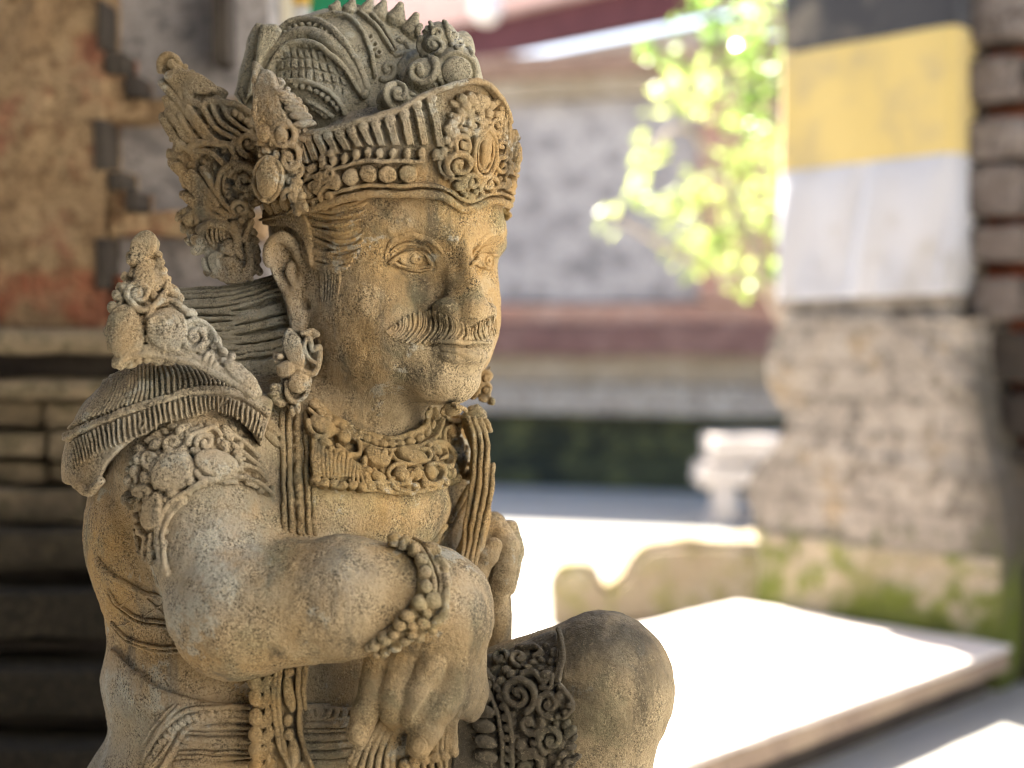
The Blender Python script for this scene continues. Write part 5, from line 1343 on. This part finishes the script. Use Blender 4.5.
R.line(d3((110, 545), (200, 553), (300, 572), (420, 580), (540, 598), (680, 572), (800, 540), (888, 515)), 1.8, 1.8, 0.4)
R.bead(*d3((150, 265))[0], 13, 7.5, 35, 5, 0.2); R.bead(*d3((130, 240))[0], 4, 4, 0, 7); R.line(d3((85, 240), (100, 290), (140, 320), (200, 310), (195, 270)), 2.2, 2, 0.5)
R.bead(*d3((250, 332))[0], 6.4, 6.4, 0, 6, 0.3); R.line(d3((220, 310), (270, 300), (325, 350), (325, 400), (270, 410), (220, 370)), 2.6, 2.4, 0.5)
for q in ((165, 350, 7, 4.4, 15), (195, 385, 3.4, 3, 0), (220, 400, 3.6, 3, 0), (245, 412, 3.6, 3, 0), (275, 415, 3.6, 3, 0), (120, 320, 3, 3, 0), (375, 485, 4.6, 4, 20), (425, 515, 8.5, 6, 20), (350, 440, 3.2, 8, -10), (535, 500, 7.6, 7.6, 0), (605, 500, 5, 7, 0), (670, 495, 7.2, 7.2, 0), (560, 545, 5.5, 4.5, 0), (645, 550, 5, 4, 0), (600, 560, 4.6, 4, 0), (690, 375, 6.6, 5.4, 0), (770, 300, 6.4, 6, 0), (740, 540, 5, 4, 0), (800, 520, 5, 4, 0), (770, 490, 4.6, 4.6, 0), (865, 270, 3.4, 4.2, 0), (875, 310, 4.4, 3.6, 0), (790, 195, 8, 4.4, 10), (810, 250, 8, 5, 20), (825, 440, 5, 8, 0), (860, 500, 5, 6, 0)): R.bead(*d3(q[:2])[0], q[2], q[3], q[4], 4.4, 0.25)
R.bead(*d3((420, 415))[0], 14, 10.5, 25, 5, 0.2); R.bead(*d3((455, 398))[0], 4.4, 4.4, 0, 8); R.line(d3((415, 370), (410, 400), (440, 425), (480, 430), (490, 400)), 1.8, 1.6, 1.0)
R.bead(*d3((585, 405))[0], 15, 7.5, 8, 5, 0.2); R.line(d3((490, 385), (520, 430), (590, 450), (660, 430), (655, 385), (590, 372)), 2.0, 1.8, 0.6)
R.line(d3((655, 365), (690, 345), (750, 360), (780, 410), (760, 460), (710, 460)), 3.0, 2.4, 0.6); R.line(d3((700, 375), (735, 370), (745, 410), (715, 430)), 1.8, 1.5, 0.6)
R.spiral(*d3((525, 500))[0], 12, 0, 0.85, 1, 2.6, 2.2, 0, 0.5, 0.8); R.spiral(*d3((685, 498))[0], 12, 180, 0.85, -1, 2.6, 2.2, 0, 0.5, 0.8); R.line(d3((480, 540), (520, 580), (560, 590), (600, 600), (650, 590), (700, 560), (740, 520)), 2.6, 2.4, 0.3)
R.line(d3((345, 450), (365, 520), (400, 550), (470, 545)), 2.2, 2.0, 0.4); R.line(d3((735, 345), (735, 290), (775, 270), (805, 300), (790, 330)), 2.4, 2, 0.5); R.line(d3((740, 200), (770, 240), (830, 235), (845, 190), (800, 175)), 2.2, 2, 0.5); R.bead(*d3((815, 360))[0], 9, 10, 0, 4); R.line(d3((780, 400), (830, 420), (855, 370)), 2.2, 2, 0.4)
R.fill(d3((340, 360), (480, 380), (660, 340), (760, 260), (860, 220), (880, 480), (700, 560), (560, 590), (450, 560), (350, 500)), 7.5, 3.2, 9)
part_mesh("collar", Carve(CB.p + [sink(3.0)] + R.prims()), 0.95, M_crown, statue, (0.0, 0.15, 0.15), lo=(-300, -230, -180), hi=(60, 120, 30))
# ---- chest straps, far shoulder cloth and torso wraps
R = Relief(TORSO, 4.5)
for xs in ((280, 286), (286.5, 292.5), (304.5, 309), (310.5, 315)): R.line([(xs[0], 414), ((xs[0] + xs[1]) / 2, 470), (xs[1], 545), (xs[1] + 2, 585)], 2.5, 2.5, 0.6)
R.line([(296, 414), (298, 470), (301, 545), (303, 585)], 5.0, 5.0, -0.5)
for y, h_ in ((424, 10), (439, 5), (449, 5), (468, 12), (488, 5), (497, 5), (514, 10), (532, 5)): R.bead(296 + (y - 414) * 0.04, y, h_ * 0.8, 3.6, 90, 4.5, 0.3)
R.leaf(262, 418, 278, 436, 5, 4); R.leaf(262, 430, 280, 446, 4, 3)
part_mesh("chest_strap", Carve(R.prims()), 1.0, M_crown, statue, (0, 0.2, 0.25))
fc = [(458, 416), (468, 404), (478, 402), (487, 412), (490, 440), (493, 470), (492, 520), (484, 560), (472, 588), (452, 600), (446, 570), (458, 540), (468, 500), (468, 450)]
FC = Carve([plate(fc, lambda a, b: 6 + 0 * a, 18, 8, dome=6)])
R = Relief(FC, 1.0)
for o_ in (0, 6, 12, 18): R.line([(468 + o_ * .9, 418 + o_ * .2), (474 + o_, 440), (474 + o_, 470), (468 + o_, 510), (462 + o_ * .9, 550), (455 + o_ * .8, 588)], 2.6, 2.4, 0.4)
R.beads([(488, 425), (494, 470), (493, 520), (485, 560)], 16, 2.6, 2.6)
part_mesh("shoulder_sash", Carve(FC.p + [sink(1.0)] + R.prims()), 1.0, M_crown, statue, (0.05, 0.1, 0.2))
R = Relief(BODY, 1.5)
R.line([(468, 486), (458, 506), (444, 526), (428, 545)], 3.0, 2.8, 0.5); R.line([(472, 488), (462, 509), (448, 529), (432, 547)], 2.6, 2.6, 0.5)
part_mesh("chest_cord", Carve(R.prims()), 0.9, M_crown, statue, (0, 0.2, 0.1))
R = Relief(TORSO, 1.5)
for pts in ([(98, 560), (108, 572), (128, 585), (149, 595), (176, 598), (200, 600)],): R.line(pts, 3.2, 2.8, 0.3)
for o_ in (0, 5): R.line([(108, 590 + o_), (120, 606 + o_), (140, 618 + o_), (168, 623 + o_), (205, 624 + o_)], 1.9, 1.7, 0.6)
for o_ in (0, 4): R.line([(112, 622 + o_), (125, 636 + o_), (142, 643 + o_), (168, 647 + o_), (215, 644 + o_)], 1.7, 1.6, 0.6)
for q in [((147, 597), (172, 626)), ((170, 601), (146, 617)), ((118, 626), (137, 620)), ((180, 628), (205, 643)), ((205, 628), (190, 643)), ((120, 607), (133, 598))]: R.line(list(q), 1.1, 1.0, 0.6, 0)
part_mesh("torso_wrap", Carve(R.prims()), 0.9, M_stone, statue, (0.2, 0, 0))

# ---- skirt and its beaded belt
wc = [(20, 850), (60, 770), (75, 730), (94, 690), (103, 656), (111, 643), (135, 668), (165, 686), (200, 697), (250, 704), (372, 706), (420, 720), (430, 850)]
WCB = Carve(TORSO.p + [sink(-7.0), plate(wc, lambda a, b: 0 * a, None, op='i', k=4)])
R = Relief(WCB, 2.6)
R.line(d8((30, 430), (100, 320), (170, 240)), 2.0, 1.8, 0.2); R.line(d8((10, 410), (85, 300), (150, 235)), 1.6, 1.4, 0.2)
R.beads(d8((455, 275), (340, 272), (270, 278), (205, 295), (140, 345), (92, 402), (45, 470), (20, 520)), 19, 4.3, 3.4)
R.line(d8((465, 296), (330, 296), (240, 312), (190, 350), (140, 430), (95, 510)), 2.6, 2.4, 0.4); R.line(d8((465, 245), (330, 245), (230, 250), (170, 275), (110, 330), (50, 410), (10, 470)), 2.2, 2.0, 0.3)
for y_, x0_, r_ in ((330, 225, 2.4), (356, 205, 1.6), (385, 190, 3.6), (412, 175, 2.6), (440, 165, 1.8), (462, 155, 1.8), (490, 150, 3.4)): R.line(d8((x0_, y_), (465, y_ + 2)), r_, r_, 0.1, 0)
R.beads(d8((715, 268), (910, 264)), 6, 4.6, 3.4)
for y_, r_ in ((238, 2.2), (250, 1.6), (292, 2.2), (318, 3.4), (345, 1.8), (372, 3.4), (404, 1.8), (420, 1.8), (450, 3.4), (482, 2.0)): R.line(d8((700, y_), (925, y_ - 5)), r_, r_, 0.1, 0)
R.groove([(118, 668), (104, 700), (92, 735), (90, 780)], 1.4); R.line([(150, 768), (165, 752), (176, 730)], 2.0, 1.8, 0.3)
part_mesh("waist_cloth", Carve(WCB.p + [sink(1.6)] + R.prims()), 1.1, M_stone, statue, (0.15, 0, 0.1), lo=(-500, -260, -470), hi=(-80, 160, 300))
# hanging sash
sb = d8((480, 95), (560, 70), (600, 60), (720, 60), (705, 200), (690, 300), (705, 420), (740, 560), (600, 560), (490, 520), (470, 400), (455, 280), (465, 180))
SB = Carve([plate(sb, lambda a, b: -128 + 0 * a, 9, 4)])
R = Relief(SB, 3.2)
for y_ in (135, 205, 285, 360, 425, 495): R.bead(*d8((492, y_))[0], 6, 8, 0, 4.5); R.comb(d8((500, y_ + 30), (520, y_ + 38)), d8((545, y_ - 45), (570, y_ - 10)), 4, 2.0, 1.5, 0.1, 0.3)
for o_ in (0, 20): R.line(d8((585 + o_, 70), (572 + o_, 180), (570 + o_, 280), (590 + o_, 400), (640 + o_, 520)), 2.2, 2.2, 0.4)
for o_ in (0, 24): R.line(d8((682 + o_, 60), (672 + o_, 180), (674 + o_, 300), (690 + o_, 400), (730 + o_, 520)), 2.2, 2.2, 0.4)
for x_, y_, h_ in ((640, 95, 4), (634, 185, 17), (626, 300, 6), (630, 362, 5.5), (652, 440, 14), (680, 520, 8)): R.bead(*d8((x_, y_))[0], h_, 4.6, 86, 4.5, 0.2)
part_mesh("hanging_sash", Carve(SB.p + [sink(2.6)] + R.prims()), 0.95, M_crown, statue, (0.0, 0, 0.25))

# ---- bracelet on the near wrist
bp = d4((120, 95), (200, 78), (290, 76), (360, 105), (435, 170), (468, 260), (462, 370), (440, 460), (380, 525), (280, 595), (180, 655), (60, 630), (60, 585), (150, 515), (235, 440), (285, 350), (295, 250), (270, 170), (200, 120))
BR = Carve([cap(S(385, 597, -146), S(440, 604, -142), 57, 53), plate(bp, lambda a, b: 0 * a, None, op='i', k=4)])
R = Relief(BR, 1.8)
for x_, y_ in ((135, 100), (180, 98), (232, 113), (284, 143), (315, 195), (330, 252), (330, 320), (298, 390)): R.bead(*d4((x_, y_))[0], 5.4, 6, 0, 6, 0.3)
R.line(d4((250, 80), (330, 120), (385, 200), (405, 290), (400, 370)), 1.8, 1.8, 0.6); R.line(d4((200, 100), (290, 115), (345, 180), (370, 260), (375, 340)), 2.6, 2.6, 0.1)
for x_, y_, a_ in ((375, 140, 45), (418, 205, 70), (432, 295, 85), (428, 375, 95), (425, 440, 110), (385, 480, 130)): R.bead(*d4((x_, y_))[0], 8.5, 4.6, a_, 5, 0.3)
for x_, y_, r_ in ((370, 385, 8), (310, 400, 6), (320, 490, 6.5), (250, 455, 6), (270, 500, 5), (215, 500, 5.4), (150, 568, 6), (100, 600, 5), (190, 540, 5), (300, 560, 5), (240, 575, 4.6), (200, 610, 4.6), (150, 630, 4.4), (360, 520, 4.6), (340, 440, 5), (110, 635, 4), (75, 605, 4), (265, 540, 4)): R.bead(*d4((x_, y_))[0], r_, r_ * 0.85, 30, 5, 0.3)
R.line(d4((80, 655), (180, 655), (290, 600), (400, 520), (455, 450)), 2.0, 1.8, 0.3); R.spiral(*d4((365, 380))[0], 8, 0, 1, 1, 2, 1.6, 0, 0.6)
part_mesh("bracelet", Carve(BR.p + [sink(1.0)] + R.prims()), 0.95, M_stone, statue, (0.1, 0.35, 0.1))

# ---- cloth gathered in the near hand, nails
hc = d5((120, 620), (180, 560), (300, 468), (420, 498), (520, 510), (690, 400), (790, 300), (850, 200), (870, 260), (850, 340), (805, 345), (800, 470), (760, 600), (762, 680), (715, 710), (710, 900), (60, 900))
HCB = Carve([plate(hc, lambda a, b: -140 + (b - 700) * 0.05, 12, 5, dome=5)])
R = Relief(HCB, 2.6)
R.comb(d5((285, 470), (350, 480), (425, 500)), d5((110, 740), (230, 790), (380, 830)), 7, 2.8, 2.6, 0.05, 0.3)
R.comb(d5((810, 320), (760, 380), (650, 490)), d5((755, 650), (700, 670), (615, 650)), 7, 2.6, 2.4, 0.06, 0.3)
R.beads(d5((450, 745), (505, 725), (575, 710), (635, 702), (695, 692), (745, 668)), 6, 5.6, 5.0)
R.comb(d5((460, 770), (560, 740), (690, 720)), d5((430, 860), (560, 850), (690, 840)), 7, 2.6, 2.4, 0, 0.3)
part_mesh("held_cloth", Carve(HCB.p + [sink(2.2)] + R.prims()), 1.0, M_stone, statue, (0.0, 0, 0.1))
for x_, y_, a_ in ((165, 553, 70), (540, 632, -60)):
    R = Relief(BODY, 1.0); R.bead(*d5((x_, y_))[0], 8.2, 6.2, a_, 2.2, 0.1)
    cx_, cy_ = d5((x_, y_))[0]; aa = math.radians(a_)
    R.line([(cx_ + 9.2 * math.cos(t) * math.cos(aa) - 7.2 * math.sin(t) * math.sin(aa), cy_ + 9.2 * math.cos(t) * math.sin(aa) + 7.2 * math.sin(t) * math.cos(aa)) for t in np.linspace(0, 6.283, 22)], 1.2, 1.2, 0.3, 0)
    part_mesh("fingernail", Carve(R.prims()), 0.7, M_smooth, statue)

# ---- carved band over the raised thigh
tb_ = d6((60, 330), (130, 240), (185, 125), (260, 118), (330, 85), (420, 45), (490, 26), (516, 34), (518, 130), (506, 262), (540, 285), (560, 370), (545, 430), (582, 520), (595, 590), (560, 760), (20, 760))
TH = Carve(THIGH + [sink(-8.0), plate(tb_, lambda a, b: 0 * a, None, op='i', k=3)])
R = Relief(TH, 2.6)
R.line(d6((505, 30), (516, 120), (505, 262)), 2.6, 2.4, 0.4)
R.spiral(*d6((330, 320))[0], 19, 60, 1.6, -1, 4.0, 2.6, 3, 0.5, 0.15); R.spiral(*d6((465, 355))[0], 13, 90, 1.3, 1, 3.0, 2.2, 4, 0.5, 0.2); R.spiral(*d6((470, 505))[0], 14, 120, 1.3, 1, 3.2, 2.2, 4, 0.5, 0.2)
R.spiral(*d6((335, 160))[0], 8, 100, 1.1, 1, 2.6, 2, 3, 0.5); R.spiral(*d6((380, 440))[0], 13, -20, 1.0, 1, 3.4, 2.4, 4, 0.4); R.spiral(*d6((370, 620))[0], 16, -90, 1.2, 1, 3.6, 2.4, 4, 0.4); R.spiral(*d6((250, 160))[0], 8, 0, 1.1, -1, 2.6, 2, 3, 0.4)
R.line(d6((350, 230), (400, 225), (440, 270), (480, 240)), 3, 2.2, 0.4); R.line(d6((430, 290), (470, 290), (480, 240)), 2.4, 2, 0.4); R.line(d6((510, 285), (545, 330), (555, 380), (530, 410)), 2.8, 2.2, 0.5); R.line(d6((560, 430), (580, 500), (590, 580), (540, 600)), 2.8, 2.2, 0.5)
R.line(d6((340, 110), (400, 110), (425, 130), (390, 150)), 2.4, 2.0, 0.5)
for x_, y_, r_ in ((500, 410, 3), (475, 415, 3), (450, 400, 3), (530, 390, 3), (545, 360, 3), (390, 180, 3), (370, 200, 3), (280, 215, 5), (300, 230, 5), (260, 260, 5), (560, 470, 4.5), (550, 430, 4), (500, 600, 3.4), (540, 600, 3.4), (520, 570, 3.6), (395, 520, 4), (395, 550, 4), (380, 570, 4), (340, 530, 6), (420, 490, 5), (350, 570, 6), (510, 320, 4), (450, 240, 5)): R.bead(*d6((x_, y_))[0], r_, r_ * .9, 0, 4, 0.2)
R.line(d6((165, 180), (230, 260), (270, 350), (295, 450), (305, 560), (300, 680)), 2.6, 2.6, 0.4); R.line(d6((140, 220), (200, 290), (240, 400), (260, 500), (265, 640)), 2.2, 2.2, 0.4)
R.beads(d6((190, 210), (245, 300), (270, 400), (285, 520), (285, 640)), 11, 4.2, 3.6)
for y_ in (280, 335, 395, 460, 525, 590): R.bead(*d6((175 + (y_ - 280) * 0.05, y_))[0], 12, 6.5, 10, 5, 0.2)
R.fill(d6((290, 120), (420, 70), (500, 150), (500, 270), (550, 400), (580, 590), (540, 700), (310, 700), (300, 400), (220, 200)), 8.5, 3.4, 10)
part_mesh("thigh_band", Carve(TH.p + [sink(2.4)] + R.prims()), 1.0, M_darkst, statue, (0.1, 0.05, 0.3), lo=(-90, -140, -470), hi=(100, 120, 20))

# ---- block the figure kneels on, below the frame
m = MB(); P_ = to_world(S(300, 850, 60)[None])[0]
m.box(P_[0] - 0.30, P_[0] + 0.34, P_[1] - 0.16, P_[1] + 0.22, 0.0, P_[2], 0.02)
o = m.build("kneeling_block", M_notch, statue, rough=0.006, cut=0.05, rel=tuple(STAT_BASE))
